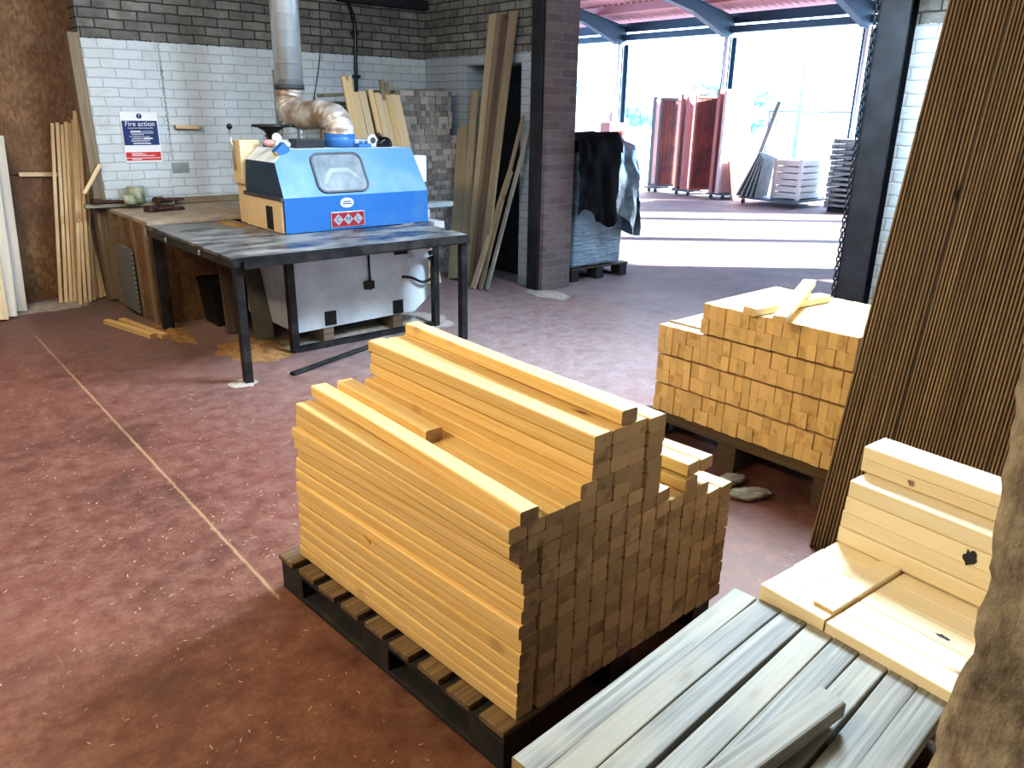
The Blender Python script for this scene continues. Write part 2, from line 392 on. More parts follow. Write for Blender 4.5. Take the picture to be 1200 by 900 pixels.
def board(name, label, cat, L, w, t, mats, c, yaw=0, pitch=0, roll=0, group=None, var=0, ease=.004):
    o = obj(name, board_mesh(L, w, t, mats, ease, var), mats, None, c)
    o.rotation_euler = (roll, -pitch, yaw); return tag(o, label, cat, group)
def span_board(name, label, cat, p0, p1, w, t, mats, wdir, group=None, var=0, ease=.003):
    """a board whose centre line runs from p0 to p1; wdir = rough direction of its width"""
    p0, p1 = Vector(p0), Vector(p1); X = (p1-p0).normalized(); Yv = Vector(wdir); Yv = (Yv-X*Yv.dot(X)).normalized(); Zv = X.cross(Yv)
    o = obj(name, board_mesh((p1-p0).length, w, t, mats, ease, var), mats)
    mt = Matrix((X, Yv, Zv)).transposed().to_4x4(); mt.translation = (p0+p1)/2; o.matrix_world = mt
    return tag(o, label, cat, group)

# ------------------------------------------------------------------ camera (world X runs along the back wall, Y towards it)
az, pt, rl = R(41), R(19.4), R(.93)
fw = Vector((math.sin(az)*math.cos(pt), math.cos(az)*math.cos(pt), -math.sin(pt)))
r0 = Vector((math.cos(az), -math.sin(az), 0)); u0 = r0.cross(fw)
rt = math.cos(rl)*r0+math.sin(rl)*u0; up = -math.sin(rl)*r0+math.cos(rl)*u0
cam = bpy.data.cameras.new('camera'); co = bpy.data.objects.new('camera', cam); COL.objects.link(co)
mt = Matrix((rt, up, -fw)).transposed().to_4x4(); mt.translation = (0, 0, 1.65); co.matrix_world = mt
cam.sensor_width = 36; cam.lens = 905/1200*36; cam.clip_end = 300; S.camera = co

# ------------------------------------------------------------------ setting
BW, RW, CE = 7.42, 5.14, 3.5          # back wall, right wall, ceiling
struct('floor', box(-3.2, 5.25, -3.2, 8.1, -.1, 0), 'floor')
struct('floor_yard', box(5.25, 60, -25, 60, -.1, -.004), 'yard')
struct('ceiling', box(-3.2, 5.5, -3.2, 8.1, CE, CE+.15), 'ceiling')
struct('wall_back', box(1.775, RW+.3, BW, BW+.22, 0, CE), 'wall_u')
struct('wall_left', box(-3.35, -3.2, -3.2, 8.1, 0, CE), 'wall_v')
struct('wall_front', box(-3.2, 5.5, -3.35, -3.2, 0, CE), 'wall_u')
# OSB closing wall left of the brickwork: sheets side by side with a seam
b = nb(); bx(b, -3.2, 1.105, 7.9, 8.05, 0, CE); bx(b, 1.11, 2.3, 7.885, 8.05, 0, 1.075); bx(b, 1.11, 2.3, 7.89, 8.05, 1.08, CE)
struct('wall_osb', b, 'osb')
b = nb(); bx(b, 1.03, 1.105, 7.872, 7.9, 0, CE); struct('trim_1', b, 'dark_plank')
b = nb()                                                               # right wall with doorway, then the brick pier and the big yard opening
bx(b, RW, RW+.3, 6.70, BW, 0, CE); bx(b, RW, RW+.3, 5.85, 6.70, 2.085, CE); bx(b, RW, RW+.3, 5.63, 5.85, 0, CE)
bx(b, 5.1, 5.4, -3.2, 2.26, 0, 5.2); bx(b, 5.1, 5.4, 2.26, 5.63, 3.15, 5.2); bx(b, 5.1, 5.4, 5.63, 12, 3.5, 5.2)
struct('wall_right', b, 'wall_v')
b = nb(); bx(b, 5.44, 5.47, 5.7, 8.0, 0, 3.5); struct('wall_dark_backing', b, 'black_steel2')  # black sheet close behind the doorway, stands in for its unlit depth
struct('wall_pier', box(5.085, 5.46, 5.43, 5.63, 0, 3.5), 'pier', 'brown brick pier at the edge of the yard opening')
struct('trim_2', box(5.055, 5.085, 5.475, 5.625, 0, 3.5, .004), 'black_steel2')   # flat steel channel on the pier
b = nb(); bx(b, 5.41, 11.6, -8, .4, 0, 4.0); bx(b, 11.45, 11.6, .4, .98, 1.5, 4.0); bx(b, 11.45, 11.6, .98, 1.72, 0, 4.0)
struct('wall_outside_unseen', b, 'pier')                 # unseen wing added to block the sun and shape its strips outside
struct('wall_outside_unseen', box(5.4, 5.5, 8.0, 16, 0, 5.2), 'pier')
struct('trim_3', box(4.1, RW, BW-.09, BW-.01, 2.64, 2.73, .004), 'black_steel2')  # dark steel angle high on the back wall

# timber post covering the end of the brick wall
span_board('timber_post', 'rough brown timber post upright against the end of the white brick wall', 'post', (1.745, 7.47, 0.02), (1.735, 7.47, 2.2), .09, .12, ('old_plank', 'plank_end'), (1, 0, 0))
p = span_board('wood_fragment', 'broken pale strip of board stuck across the brown chipboard wall', 'board', (1.25, 7.865, 1.085), (1.56, 7.865, 1.075), .035, .02, ('lath', 'pine2_end'), (0, 0, 1))
board('wood_block', 'small rough wood block fixed to the white brick wall right of the fire sign', 'block', .225, .05, .03, ('lath', 'plank_end'), (2.545, BW-.026, 1.478), pitch=-.03)
b = nb(); bx(b, -.085, .065, -.0025, .0025, -.05, .04); o = obj('bare_patch', b, 'slat_grey', None, (2.455, BW-.004, 1.135)); tag(o, 'bare grey patch of two unpainted bricks low on the white brick wall', 'patch')
bb = o.data; bb.materials[0] = M['slat_grey']

# ------------------------------------------------------------------ pallets
def pallet(label, loc, W, D, H, rotz=0, nd=9, deck='pallet_top', dark='pallet_dark', w_board=.095):
    t = thing('pallet', label, 'pallet', loc, rotz)
    tk = .02; blk_t = H-3*tk
    for i in range(nd):
        y0 = i*(D-w_board)/(nd-1); j = random.uniform(-.004, .004)
        obj('deck_board', bx(nb(), j, W+j, y0, y0+w_board, H-tk, H, 0, .003), deck, t)
    for x in (0.004, W/2-.05, W-.104):
        obj('stringer_board', box(x, x+.1, .002, D-.002, H-2*tk, H-tk, .002), dark, t)
        for y in (.004, D/2-.07, D-.144): obj('block', box(x, x+.1, y, y+.14, tk, H-2*tk, .002), dark, t)
        obj('skid', box(x, x+.1, 0.003, D-.003, 0, tk, .002), dark, t)
    return t
pallet('dark wooden pallet under the yellow timber pile in the centre of the floor', (1.03, 1.195, 0), .99, 1.17, .14, R(3.5))
pallet('weathered brown pallet under the squared timber stack by the yard opening', (3.80, 1.36, 0), 1.12, .74, .155, R(90), 5, 'pallet_brown', 'pallet_brown')

# ------------------------------------------------------------------ centre timber pile
PM = ('pine', 'pine_end'); A = R(3.5); LB = 1.1
def pile_board(u, z, w, t, label, v0=1.205, L=LB, lean=A, group='battens in the centre pile', roll=0):
    d = Vector((-math.sin(lean), math.cos(lean), 0)); c = Vector((u, v0, z))+d*(L/2)
    return board('timber_batten', label, 'timber', L, w, t, PM, c, yaw=lean+R(90), group=None, var=random.randint(1, 5), roll=roll, ease=.0055)
W1 = .0636
for tier, (zb, th, word) in enumerate(((.1405, .0422, 'lower'), (.3965, .0406, 'upper'))):
    for col in range(14):
        for row in range(6):
            if tier == 1 and ((col >= 12 and row >= 4) or (col == 11 and row == 5)): continue
            if tier == 1 and col == 9 and row == 5: continue
            j = random.choice((-.011, -.006, -.001, .004)) if col == 0 else random.uniform(-.0006, .0006)
            lab = f'pine batten in the centre pile, {word} tier, {ORD[row+1]} row up, {ORD[col+1]} from left'
            pile_board(1.09+W1*(col+.5)+j, zb+th*(row+.5), W1-.0016, th-.0022, lab, 1.205+random.uniform(-.0022, .0022), LB+random.uniform(-.012, .012))
# stepped upper stack
cols = [(1.045, 2), (1.1045, 2), (1.164, 2), (1.2235, 2), (1.283, 3), (1.345, 6), (1.407, 6), (1.469, 6), (1.531, 6)]
for ci, (ux, n) in enumerate(cols):
    w = (cols[ci+1][0] if ci < 8 else 1.593)-ux
    for r in range(n):
        sh = 0; w = (cols[ci+1][0] if ci < 8 else 1.593)-ux
        if r >= 3: w2 = .0682; sh = 1.320+w2*(ci-5)+w2/2-(ux+w/2); w = w2
        lab = f'pine batten in the stepped top of the centre pile, {ORD[r+1]} row up, {ORD[ci+1]} from left'
        pile_board(ux+w/2+sh, .6415+.0411*(r+.5), w-.0016, .0403, lab, 1.205+random.uniform(-.003, .003)-(.008 if ci == 8 else 0), LB-.02+random.uniform(-.01, .01)-(.03 if ci == 4 else 0), R(.7) if ci == 0 else R(.1))
pile_board(1.101, .7443, .058, .041, 'long loose pine batten lying on the left step of the centre pile', 1.195, 1.11, R(-1.5))
pile_board(1.207, .7443, .058, .041, 'short pine offcut lying on the step of the centre pile', 1.735, .56, R(-1.6))
pile_board(1.456, .9088, .058, .041, 'single pine batten lying along the very top of the centre pile', 1.207, 1.07, R(-2.2))
pile_board(1.70, .6605, .061, .0395, 'pine batten on the low right side of the centre pile, left of the notch', 1.62, .66, A)
pile_board(1.838, .6605, .061, .0395, 'outer right pine batten on the low right side of the centre pile', 1.212, 1.06, A)
pile_board(1.776, .6605, .061, .0395, 'pine batten right of the notch on the low side of the centre pile', 1.215, 1.06, A)
# splinter peeling from the left face
b = nb(); vs = [b.verts.new(q) for q in ((0, 0, 0), (-.03, -.045, .012), (-.034, -.012, .03), (-.004, .03, .008), (-.018, -.02, .012))]
b.faces.new((vs[0], vs[1], vs[4])); b.faces.new((vs[1], vs[2], vs[4])); b.faces.new((vs[2], vs[3], vs[4])); b.faces.new((vs[3], vs[0], vs[4]))
tag(obj('wood_splinter', b, 'pine', None, (1.052, 1.86, .395)), 'thin splinter peeling off the left face of the centre pile', 'splinter')

# ------------------------------------------------------------------ rear pallet stack: ends face left
def rear_stack():
    w, h = .0434, .0745; tiers = [(.157, 24, 'lowest'), (.316, 24, 'second'), (.475, 24, 'third'), (.634, 18, 'top')]
    for ti, (zb, n, word) in enumerate(tiers):
        for col in range(n):
            for row in range(2):
                v = 1.40+w*(col+.5) if ti == 3 else 1.395+w*(col+.5)
                left = n-col
                lab = f'squared timber in the stack by the yard, {word} tier, {("lower", "upper")[row]} row, {ORD[left]} from left'
                board('squared_timber', lab, 'timber', .64, w-.0012, h-.0008, ('pine2', 'pine2_end'), (3.13+.32+random.uniform(-.006, .006), v, zb+h*(row+.5)), var=0, ease=.0025)
        if ti < 3:
            for x in (3.2, 3.65): tag(obj('spacer_lath', box(x, x+.03, 1.40, 2.43, zb+2*h+.001, zb+.159-.001), 'old_plank'), f'thin spacer lath on the {word} tier of the stack by the yard, {"front" if x < 3.4 else "back"}', 'lath')
rear_stack()
board('loose_board', 'loose flat board lying across the top of the squared timber stack', 'board', .56, .07, .036, ('pine3', 'pine2_end'), (3.37, 1.87, .803), yaw=-.12)
span_board('loose_board', 'pale board tilted over another board on top of the squared timber stack', 'board', (2.99, 1.69, .825), (3.60, 1.90, .873), .06, .03, ('pine3', 'pine2_end'), (-.3, 1, 0))
for i, (x, y, n) in enumerate(((2.90, 1.67, 'nearer'), (2.94, 1.81, 'farther'))):
    b = nb(); ball(b, (0, 0, 0), .06, 3, (1.6, .7, .4))
    for v in b.verts: v.co += Vector(noise.noise_vector(v.co*28+Vector((i*9, 0, 0))))*.014
    tag(obj('wood_scrap', b, 'grey_wood', None, (x, y, .027), (0, 0, -.7+.5*i)), f'{n} of two pale crumpled bark scraps on the floor before the rear pallet', 'scrap')

# ------------------------------------------------------------------ foreground grey boards
GM = ('grey_wood', 'grey_end'); GW = .0605
GA = R(3.6)
for layer, z in ((0, .501), (1, .462)):
    for k in range(8):
        if layer == 1 and k > 5: continue
        xf = 1.540+.006*k+random.uniform(-.008, .002); yf = .862-.0655*k
        if k == 7: xf -= .03
        L = .79-[0, .02, .035, .0, .03, .01, .02, .0][k]+(.02 if layer else 0); a = GA+random.uniform(-.004, .004)
        word = 'top' if layer == 0 else 'second'
        board('grey_board', f'weathered grey board in the {word} layer of the front stack, {ORD[k+1]} from the left', 'board', L, .0625, .038, GM, (xf-math.cos(a)*L/2, yf-math.sin(a)*L/2, z), yaw=a, var=random.randint(1, 5), ease=.0035)
span_board('grey_board', 'short grey board lying loose and askew on top of the front grey boards', 'board', (.78, .560, .541), (1.295, .512, .560), .060, .038, GM, (0, 1, 0), ease=.006)
for x, w in ((.85, 'near'), (1.35, 'far')):
    tag(obj('timber_bearer', box(x, x+.09, .40, .88, 0, .4425, .006), 'pallet_brown'), f'heavy timber bearer carrying the {w} end of the front grey boards', 'bearer')

# ------------------------------------------------------------------ right white-pine pile (boards run towards the pillar)
RM = ('pine3', 'pine2_end')
def rp(name, label, u0, u1, z0, z1, v0=.826, v1=-.15, mats=RM, ease=.0035):
    return board(name, label, 'timber', v0-v1, u1-u0-.0012, z1-z0-.0006, mats, ((u0+u1)/2, (v0+v1)/2, (z0+z1)/2), yaw=R(90), ease=ease)
us = [1.541, 1.612, 1.683, 1.754, 1.825, 1.896]
for i in range(5):
    w = ORD[i+1]; e = random.uniform(-.008, .008)
    rp('pine_board', f'white pine board left of the joint, {w} from the front grey boards', us[i], us[i+1], .505, .551, .826+e, .645)
    rp('pine_board', f'white pine board right of the joint, {w} from the front grey boards', us[i], us[i+1], .503, .547, .640, -.15)
    for lv in range(1, 3): rp('pine_board', f'white pine board under the step of the right pile, {w} across, {ORD[lv]} layer down', us[i], us[i+1], .502-.046*lv, .502-.046*(lv-1), .82, -.15)
span_board('pine_strip', 'thin splintered pine strip lying across the joint of the right pile', 'strip', (1.577, .672, .5555), (1.893, .672, .5555), .052, .007, ('pine3', 'pine2_end'), (0, 1, 0), ease=.002)
for r in range(4):
    rp('pine_board', f'pine board in the {ORD[r+1]} row up of the riser on the right white pile', 1.885+(.004 if r % 2 else 0), 1.99, .552+.0465*r, .552+.0465*(r+1), .826-.006*(r//2), -.2)
    rp('pine_board', f'inner pine board behind the riser of the right white pile, {ORD[r+1]} row up', 1.991, 2.10, .552+.0465*r, .552+.0465*(r+1), .822, -.2)
for r in range(2): rp('pine_board', f'{("lower", "upper")[r]} of two pine boards stacked on the top step of the right white pile', 1.968, 2.078, .7385+.036*r, .7385+.036*(r+1), .838, -.2)
for i, (a_, c_) in enumerate(((1.897, 2.002), (2.003, 2.11))):
    for lv in range(3): rp('pine_board', f'white pine board beneath the riser of the right pile, {("front", "back")[i]} column, {ORD[lv+1]} layer down', a_, c_, .504-.046*lv, .550-.046*lv, .815, -.15)
for v, w in ((.62, 'left'), (.05, 'right')):
    tag(obj('timber_bearer', box(1.56, 2.11, v, v+.11, 0, .4095, .006), 'pallet_brown'), f'heavy timber bearer under the {w} end of the white pine pile', 'bearer')
def knot(label, x, z, y, rx, rz, face):
    b = nb(); r = bmesh.ops.create_circle(b, segments=22, radius=1, cap_ends=True)
    for v in b.verts:
        k = 1+.6*noise.noise(v.co*1.9+Vector((x*9, z*7, 0)))
        v.co = Vector((0, v.co.x*rx*k, v.co.y*rz*k)) if face == 'u' else Vector((v.co.x*rx*k, v.co.y*rz*k, 0))
    return b
# knot hole in the riser and bark mark on the flat: recesses filled dark, part of the boards they sit in
def find(lab): return next(o for o in COL.objects if o.get('label') == lab)
def add_part(par, name, bm, mat, world):
    o = obj(name, bm, mat); o.parent = par; bpy.context.view_layer.update(); o.matrix_parent_inverse = par.matrix_world.inverted(); o.location = world; return o
o1 = find('pine board in the third row up of the riser on the right white pile')
add_part(o1, 'knot_hole', knot('', 1, 1, 0, .016, .019, 'u'), 'black', (1.8835, .497, .668))
o2 = find('lower of two pine boards stacked on the top step of the right white pile')
add_part(o2, 'knot', knot('', 2, 1, 0, .009, .008, 'u'), 'old_plank', (1.9665, .70, .757))
o3 = find('white pine board right of the joint, third from the front grey boards')
add_part(o3, 'bark_mark', knot('', 3, 1, 0, .006, .016, 'z'), 'black', (1.71, .455, .5475))

bpy.context.view_layer.update()
piv = Vector((1.541, .826, 0)); RM4 = Matrix.Translation(piv+Vector((.016, .014, 0))) @ Matrix.Rotation(R(-4), 4, 'Z') @ Matrix.Translation(-piv)
for o in list(COL.objects):
    if o.parent is None and ('right white' in str(o.get('label')) or 'right pile' in str(o.get('label')) or o.name.startswith(('pine_board', 'pine_strip')) or 'white pine pile' in str(o.get('label'))): o.matrix_world = RM4 @ o.matrix_world

# ------------------------------------------------------------------ ribbed decking boards leaning at the right
def ribbed(label, v1, width, u_off, L=2.95, n=15):
    lean = math.atan(.186); bm = nb(); T = .028; per = width/n; prof = [(0, T)]
    for i in range(n):
        y = i*per
        prof += [(y+per*.10, 0.002), (y+per*.18, 0), (y+per*.60, 0), (y+per*.68, .002), (y+per*.74, .007), (y+per*.96, .007)]
    prof += [(width, .002), (width, T)]
    a = [bm.verts.new((0, y, d)) for y, d in prof]; b2 = [bm.verts.new((L, y, d)) for y, d in prof]
    for i in range(len(prof)-1):
        f = bm.faces.new((a[i], a[i+1], b2[i+1], b2[i])); f.material_index = 1 if (prof[i][1] > .006 and prof[i+1][1] > .006 and prof[i][1] < .02 and prof[i+1][1] < .02) else 0
    bm.faces.new((a[-1], a[0], b2[0], b2[-1])); bm.faces.new(a); bm.faces.new(b2)
    o = obj('decking_board', bm, ['deck', 'deck_groove'])
    X = Vector((math.sin(lean), 0, math.cos(lean))); Z = Vector((math.cos(lean), 0, -math.sin(lean))); Y = Z.cross(X)
    mt = Matrix((X, Y, Z)).transposed().to_4x4(); mt.translation = (2.73+u_off, v1, 0.006); o.matrix_world = mt
    return tag(o, label, 'decking')
names = ['leftmost dark ribbed decking board leaning steeply beside the squared timber stack', 'second dark ribbed decking board from the left, set slightly back', 'third dark ribbed decking board from the left of the leaning row', 'fourth dark ribbed decking board, above the white pine pile', 'fifth dark ribbed decking board, behind the rough pillar', 'rightmost dark ribbed decking board, mostly hidden by the rough pillar']
v = 1.281
for i, (w, off) in enumerate(((.208, 0), (.182, .012), (.19, .002), (.20, .012), (.20, 0), (.20, .01))):
    ribbed(names[i], v, w-.003, off); v -= w
t = thing('board_rack', 'black steel rack holding up the leaning ribbed decking boards', 'rack', (3.26, .15, 0))
for y in (.05, .95): obj('upright', box(.0, .05, y, y+.05, 0, 2.62, .003), 'steel', t)
obj('crossbar', box(.0, .05, .0, 1.05, 2.62, 2.67, .003), 'steel', t)

# ------------------------------------------------------------------ rough pillar at the right edge
b = nb(); prof = [(2.6, .322), (1.378, .29), (1.214, .279), (1.129, .277), (1.039, .272), (1.01, .268), (.97, .268), (.929, .258), (.905, .262), (.885, .268), (.836, .281), (.731, .276), (.6, .285), (0, .29)]
def edge(z):
    for (za, va), (zb, vb) in zip(prof, prof[1:]):
        if za >= z >= zb: return vb+(va-vb)*(z-zb)/(za-zb)
nz, nh = 150, 26; rows = []
for i in range(nz+1):
    z = 2.6*i/nz; e = edge(z); ring = []
    for k in range(nh*4):
        s, q = divmod(k, nh); f = q/nh
        p = [(1.12+.36*f, e), (1.48, e-.42*f), (1.48-.36*f, e-.42), (1.12, e-.42+.42*f)][s]
        c = Vector((p[0], p[1], z)); d = Vector((p[0]-1.30, p[1]-(e-.21), 0)).normalized()
        c += d*(.010*noise.noise(c*11)+.006*noise.noise(c*34)+.003*noise.noise(c*80)-.004)
        ring.append(b.verts.new(c))
    rows.append(ring)
for a, c in zip(rows, rows[1:]):
    for k in range(nh*4): f = b.faces.new((a[k], a[(k+1) % (nh*4)], c[(k+1) % (nh*4)], c[k])); f.smooth = True
b.faces.new(rows[0][::-1]); b.faces.new(rows[-1])
o = obj('rough_pillar', b, 'pillar'); tag(o, 'rough broken masonry pillar close by at the right edge of the view', 'pillar')

# ------------------------------------------------------------------ steel work table
t = thing('steel_table', 'black steel-framed work table with a dusty dark top in front of the blue machine', 'table', (0, 0, 0))
b = nb(); poly(b, [(1.735, 4.545), (3.475, 4.50), (3.56, 5.20), (2.405, 5.235), (2.405, 6.22), (1.765, 6.22)], .782, .800)
obj('tabletop', b, 'tabletop', t)
b = nb(); fr = .05
bx(b, 1.74, 1.79, 4.56, 6.21, .735, .7815); bx(b, 1.79, 3.47, 4.52, 4.57, .735, .7815); obj('top_frame', b, 'steel', t)
b = nb(); poly(b, [(1.732, 4.54), (3.478, 4.495), (3.478, 4.50), (1.737, 4.545)], .745, .803); obj('front_edge_strip', b, 'steel', t)
for (x, y, s) in ((1.748, 4.57, .052), (1.755, 6.15, .085), (2.27, 4.99, .055), (3.49, 4.975, .05), (3.425, 4.525, .052)):
    obj('leg', box(x, x+s, y, y+.052, 0, .735, .002), 'steel', t)
b = nb(); bx(b, 2.325, 3.49, 4.985, 5.03, 0.0, .04); obj('floor_rail', b, 'steel', t)
for x in (1.95, 2.2):
    pass
b = nb(); cyl(b, (1.735, 5.75, .76), (1.728, 5.75, .76), .018, 12); cyl(b, (1.735, 5.1, .76), (1.728, 5.1, .76), .018, 12); obj('bolt', b, 'chrome', t)
span_board('flat_bar', 'black steel bar lying on the dusty floor in front of the machine', 'bar', (2.05, 4.55, .012), (2.9, 4.83, .012), .045, .02, ('steel', 'steel'), (0, 1, 0))
span_board('flat_bar', 'short black bar on the floor right of the long bar before the machine', 'bar', (2.72, 4.68, .01), (3.3, 4.86, .01), .03, .016, ('steel', 'steel'), (0, 1, 0))

# ------------------------------------------------------------------ blue planing machine
mach = thing('planing_machine', 'blue-hooded woodworking machine with white base behind the steel table', 'machine', (0, 0, 0))
b = nb(); poly(b, [(2.345, .12), (3.36, .135), (3.50, .235), (3.505, .765), (2.36, .765)], 5.07, 5.92, 'y'); base = obj('base_cabinet', b, 'machine_white', mach)
for x in (2.573, 3.160): obj('slot', box(x, x+.09, 5.062, 5.072, .14, .245), 'black', base)
b = nb(); cyl(b, (2.955, 5.06, .765), (2.962, 5.06, .36), .008, 8); bx(b, 2.91, 2.99, 5.045, 5.07, .37, .43); obj('latch_rod', b, 'black', base)
b = nb(); poly(b, [(3.19, .60), (3.36, .60), (3.30, .74), (3.13, .74)], 5.063, 5.072, 'y'); obj('chute_opening', b, 'black', base)
b = nb(); poly(b, [(3.25, .74), (3.38, .74), (3.45, .57), (3.32, .57)], 4.98, 5.07, 'y'); obj('chute_plate', b, 'machine_white', base)
sw = obj('switch_box', bx(nb(), 3.40, 3.50, 4.99, 5.07, .57, .68, 0, .008), 'dull_white', mach)
b = nb(); cyl(b, (3.44, 4.99, .645), (3.44, 4.975, .645), .014, 14); obj('red_button', b, 'red', sw)
b = nb(); cyl(b, (3.465, 4.99, .605), (3.465, 4.97, .605), .018, 14); obj('black_button', b, 'black', sw)
b = nb(); tube(b, spline([(3.46, 5.02, .575), (3.50, 5.0, .50), (3.50, 5.0, .41), (3.42, 5.03, .37), (3.33, 5.05, .41), (3.25, 5.066, .425)]), .011, 10); obj('cable', b, 'black', mach)
# hood: lower vertical band, sloping upper front, chamfered left top
b = nb()
V = {k: b.verts.new(q) for k, q in dict(a=(2.41, 5.25, .802), b=(3.632, 5.25, .802), c=(3.632, 5.25, 1.05), d=(2.41, 5.25, 1.05),
     e=(2.42, 5.375, 1.285), f=(2.53, 5.43, 1.37), g=(3.60, 5.43, 1.37), h=(2.43, 5.90, 1.285), i=(2.53, 5.90, 1.37), j=(3.60, 5.90, 1.37),
     k=(3.632, 5.90, .802), l=(2.41, 5.90, .802), m=(3.632, 5.9, 1.05), n=(2.41, 5.9, 1.05), wa=(2.41, 5.25, 1.04), wb=(2.41, 5.9, 1.04)).items()}
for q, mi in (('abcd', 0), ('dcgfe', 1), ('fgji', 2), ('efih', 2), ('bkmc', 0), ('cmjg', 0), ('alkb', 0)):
    b.faces.new([V[x] for x in q]).material_index = mi
b.faces.new([V[x] for x in ('d', 'e', 'h', 'n')]).material_index = 3
b.faces.new([V[x] for x in ('l', 'a', 'd', 'n')]).material_index = 3
b.faces.new([V[x] for x in ('k', 'l', 'n', 'h', 'i', 'j', 'm')]).material_index = 0
b.verts.remove(V['wa']); b.verts.remove(V['wb'])
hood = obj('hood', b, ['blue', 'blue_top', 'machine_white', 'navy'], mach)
wp = obj('wood_end_panel', box(2.396, 2.409, 5.27, 5.895, .805, 1.03), 'lath', hood)
obj('end_slot', box(2.390, 2.397, 5.42, 5.52, .815, .98), 'black', hood)
obj('end_trim', box(2.388, 2.409, 5.25, 5.90, 1.03, 1.055), 'rubber', hood)
# dusty viewing window on the slope
def rrect(w, h, r, n=6):
    out = []
    for cx, cy, a0 in ((w/2-r, h/2-r, 0), (-w/2+r, h/2-r, 90), (-w/2+r, -h/2+r, 180), (w/2-r, -h/2+r, 270)):
        out += [(cx+r*math.cos(R(a0+90*k/n)), cy+r*math.sin(R(a0+90*k/n))) for k in range(n+1)]
    return out
sl = math.atan2(.18, .32); wm = Matrix.Translation((2.905, 5.333, 1.205)) @ Matrix.Rotation(-sl, 4, 'X')
b = nb(); o_, i_ = rrect(.425, .315, .07), rrect(.395, .285, .058)
def strip(bm, A_, B_, y0, y1):
    f0 = [bm.verts.new((x, y0, z)) for x, z in A_]; f1 = [bm.verts.new((x, y0, z)) for x, z in B_]; g0 = [bm.verts.new((x, y1, z)) for x, z in A_]; g1 = [bm.verts.new((x, y1, z)) for x, z in B_]; n = len(A_)
    for k in range(n):
        q = (k+1) % n; bm.faces.new((f0[k], f0[q], f1[q], f1[k])); bm.faces.new((f0[k], g0[k], g0[q], f0[q])); bm.faces.new((f1[k], f1[q], g1[q], g1[k]))
strip(b, o_, i_, -.014, .004)
wf = obj('window_frame', b, 'rubber', hood); wf.matrix_local = wm
b = nb(); poly(b, i_, -.007, -.004, 'y'); obj('window_pane', b, 'glass_dusty', wf)
b = nb(); poly(b, [(-.155, -.075), (-.11, .0), (-.075, .035), (.07, .035), (.12, -.005), (.15, -.05), (.125, -.055), (.07, -.0), (-.06, -.0), (-.10, -.04), (-.13, -.09)], -.0085, -.007, 'y'); obj('guard_behind_pane', b, 'slat_grey', wf)
# badge with three lettered diamonds, round sticker
def text(body, size, mat, parent, loc, rot=(R(90), 0, 0), ext=.0008, sx=1, name='lettering', align='CENTER'):
    cu = bpy.data.curves.new('t', 'FONT'); cu.body = body; cu.size = size; cu.extrude = ext; cu.align_x = align; cu.align_y = 'CENTER'; cu.resolution_u = 3
    tmp = bpy.data.objects.new('t', cu); COL.objects.link(tmp); bpy.context.view_layer.update()
    me = bpy.data.meshes.new_from_object(tmp.evaluated_get(bpy.context.evaluated_depsgraph_get())); bpy.data.objects.remove(tmp); me.materials.clear(); me.materials.append(M[mat])
    o = obj(name, me, mat, parent, loc, rot); o.scale = (sx, 1, 1); return o
bd = obj('badge', box(-.142, .142, -.006, 0, -.057, .057, .002), 'badge_silver', hood, (2.905, 5.249, .875))
obj('badge_plate', box(-.134, .134, -.009, -.005, -.050, .050), 'badge_red', bd)
for k, ch in enumerate('CML'):
    x = -.082+.082*k; b = nb(); poly(b, [(x-.041, 0), (x, -.042), (x+.041, 0), (x, .042)], -.0115, -.008, 'y'); obj('badge_diamond', b, 'badge_silver', bd)
    text(ch, .05, 'sign_blue', bd, (x, -.0122, 0))
b = nb(); poly(b, [(.055*math.cos(a), .036*math.sin(a)) for a in [2*math.pi*k/28 for k in range(28)]], -.003, 0, 'y'); st = obj('oval_sticker', b, 'white', hood, (2.905, 5.249, .995))
b = nb(); bx(b, -.033, .033, -.0042, -.003, .004, .013); bx(b, -.037, .037, -.0042, -.003, -.012, -.003); obj('sticker_lines', b, 'sign_blue', st)
# collar and things on the hood roof
b = nb(); tube(b, [(3.10, 5.66, 1.37), (3.10, 5.66, 1.47)], [.118, .118], 28); obj('hose_collar', b, 'blue', hood)
b = nb(); bx(b, 2.70, 2.94, 5.60, 5.72, 1.372, 1.435, 0, .006); obj('roof_block', b, 'black', hood)
b = nb(); bx(b, 2.60, 3.45, 5.72, 5.88, 1.371, 1.425, 0, .006); obj('roof_rail', b, 'dull_white', hood)
b = nb(); bx(b, 3.19, 3.30, 5.52, 5.58, 1.371, 1.40, 0, .004); cyl(b, (3.22, 5.55, 1.4), (3.22, 5.55, 1.418), .012); cyl(b, (3.27, 5.55, 1.4), (3.27, 5.55, 1.418), .012); obj('blue_catch', b, 'blue', hood)
b = nb(); cyl(b, (3.36, 5.62, 1.42), (3.36, 5.60, 1.42), .045, 22); dl = obj('dial', b, 'white', hood)
b = nb(); cyl(b, (3.36, 5.602, 1.42), (3.36, 5.594, 1.42), .024, 16); obj('dial_face', b, 'rubber', dl)
b = nb(); cyl(b, (2.63, 5.78, 1.44), (2.63, 5.76, 1.44), .034, 22); obj('dial', b, 'white', hood)
b = nb(); tube(b, [(3.45, 5.60, 1.385), (3.45, 5.56, 1.385)], .062, 24); tube(b, [(3.45, 5.56, 1.385), (3.45, 5.55, 1.385)], [.062, .04], 24); k_ = obj('black_knob', b, 'knob', hood)
b = nb(); cyl(b, (3.42, 5.58, 1.44), (3.395, 5.58, 1.47), .016, 12); obj('knob_handle', b, 'knob', k_)
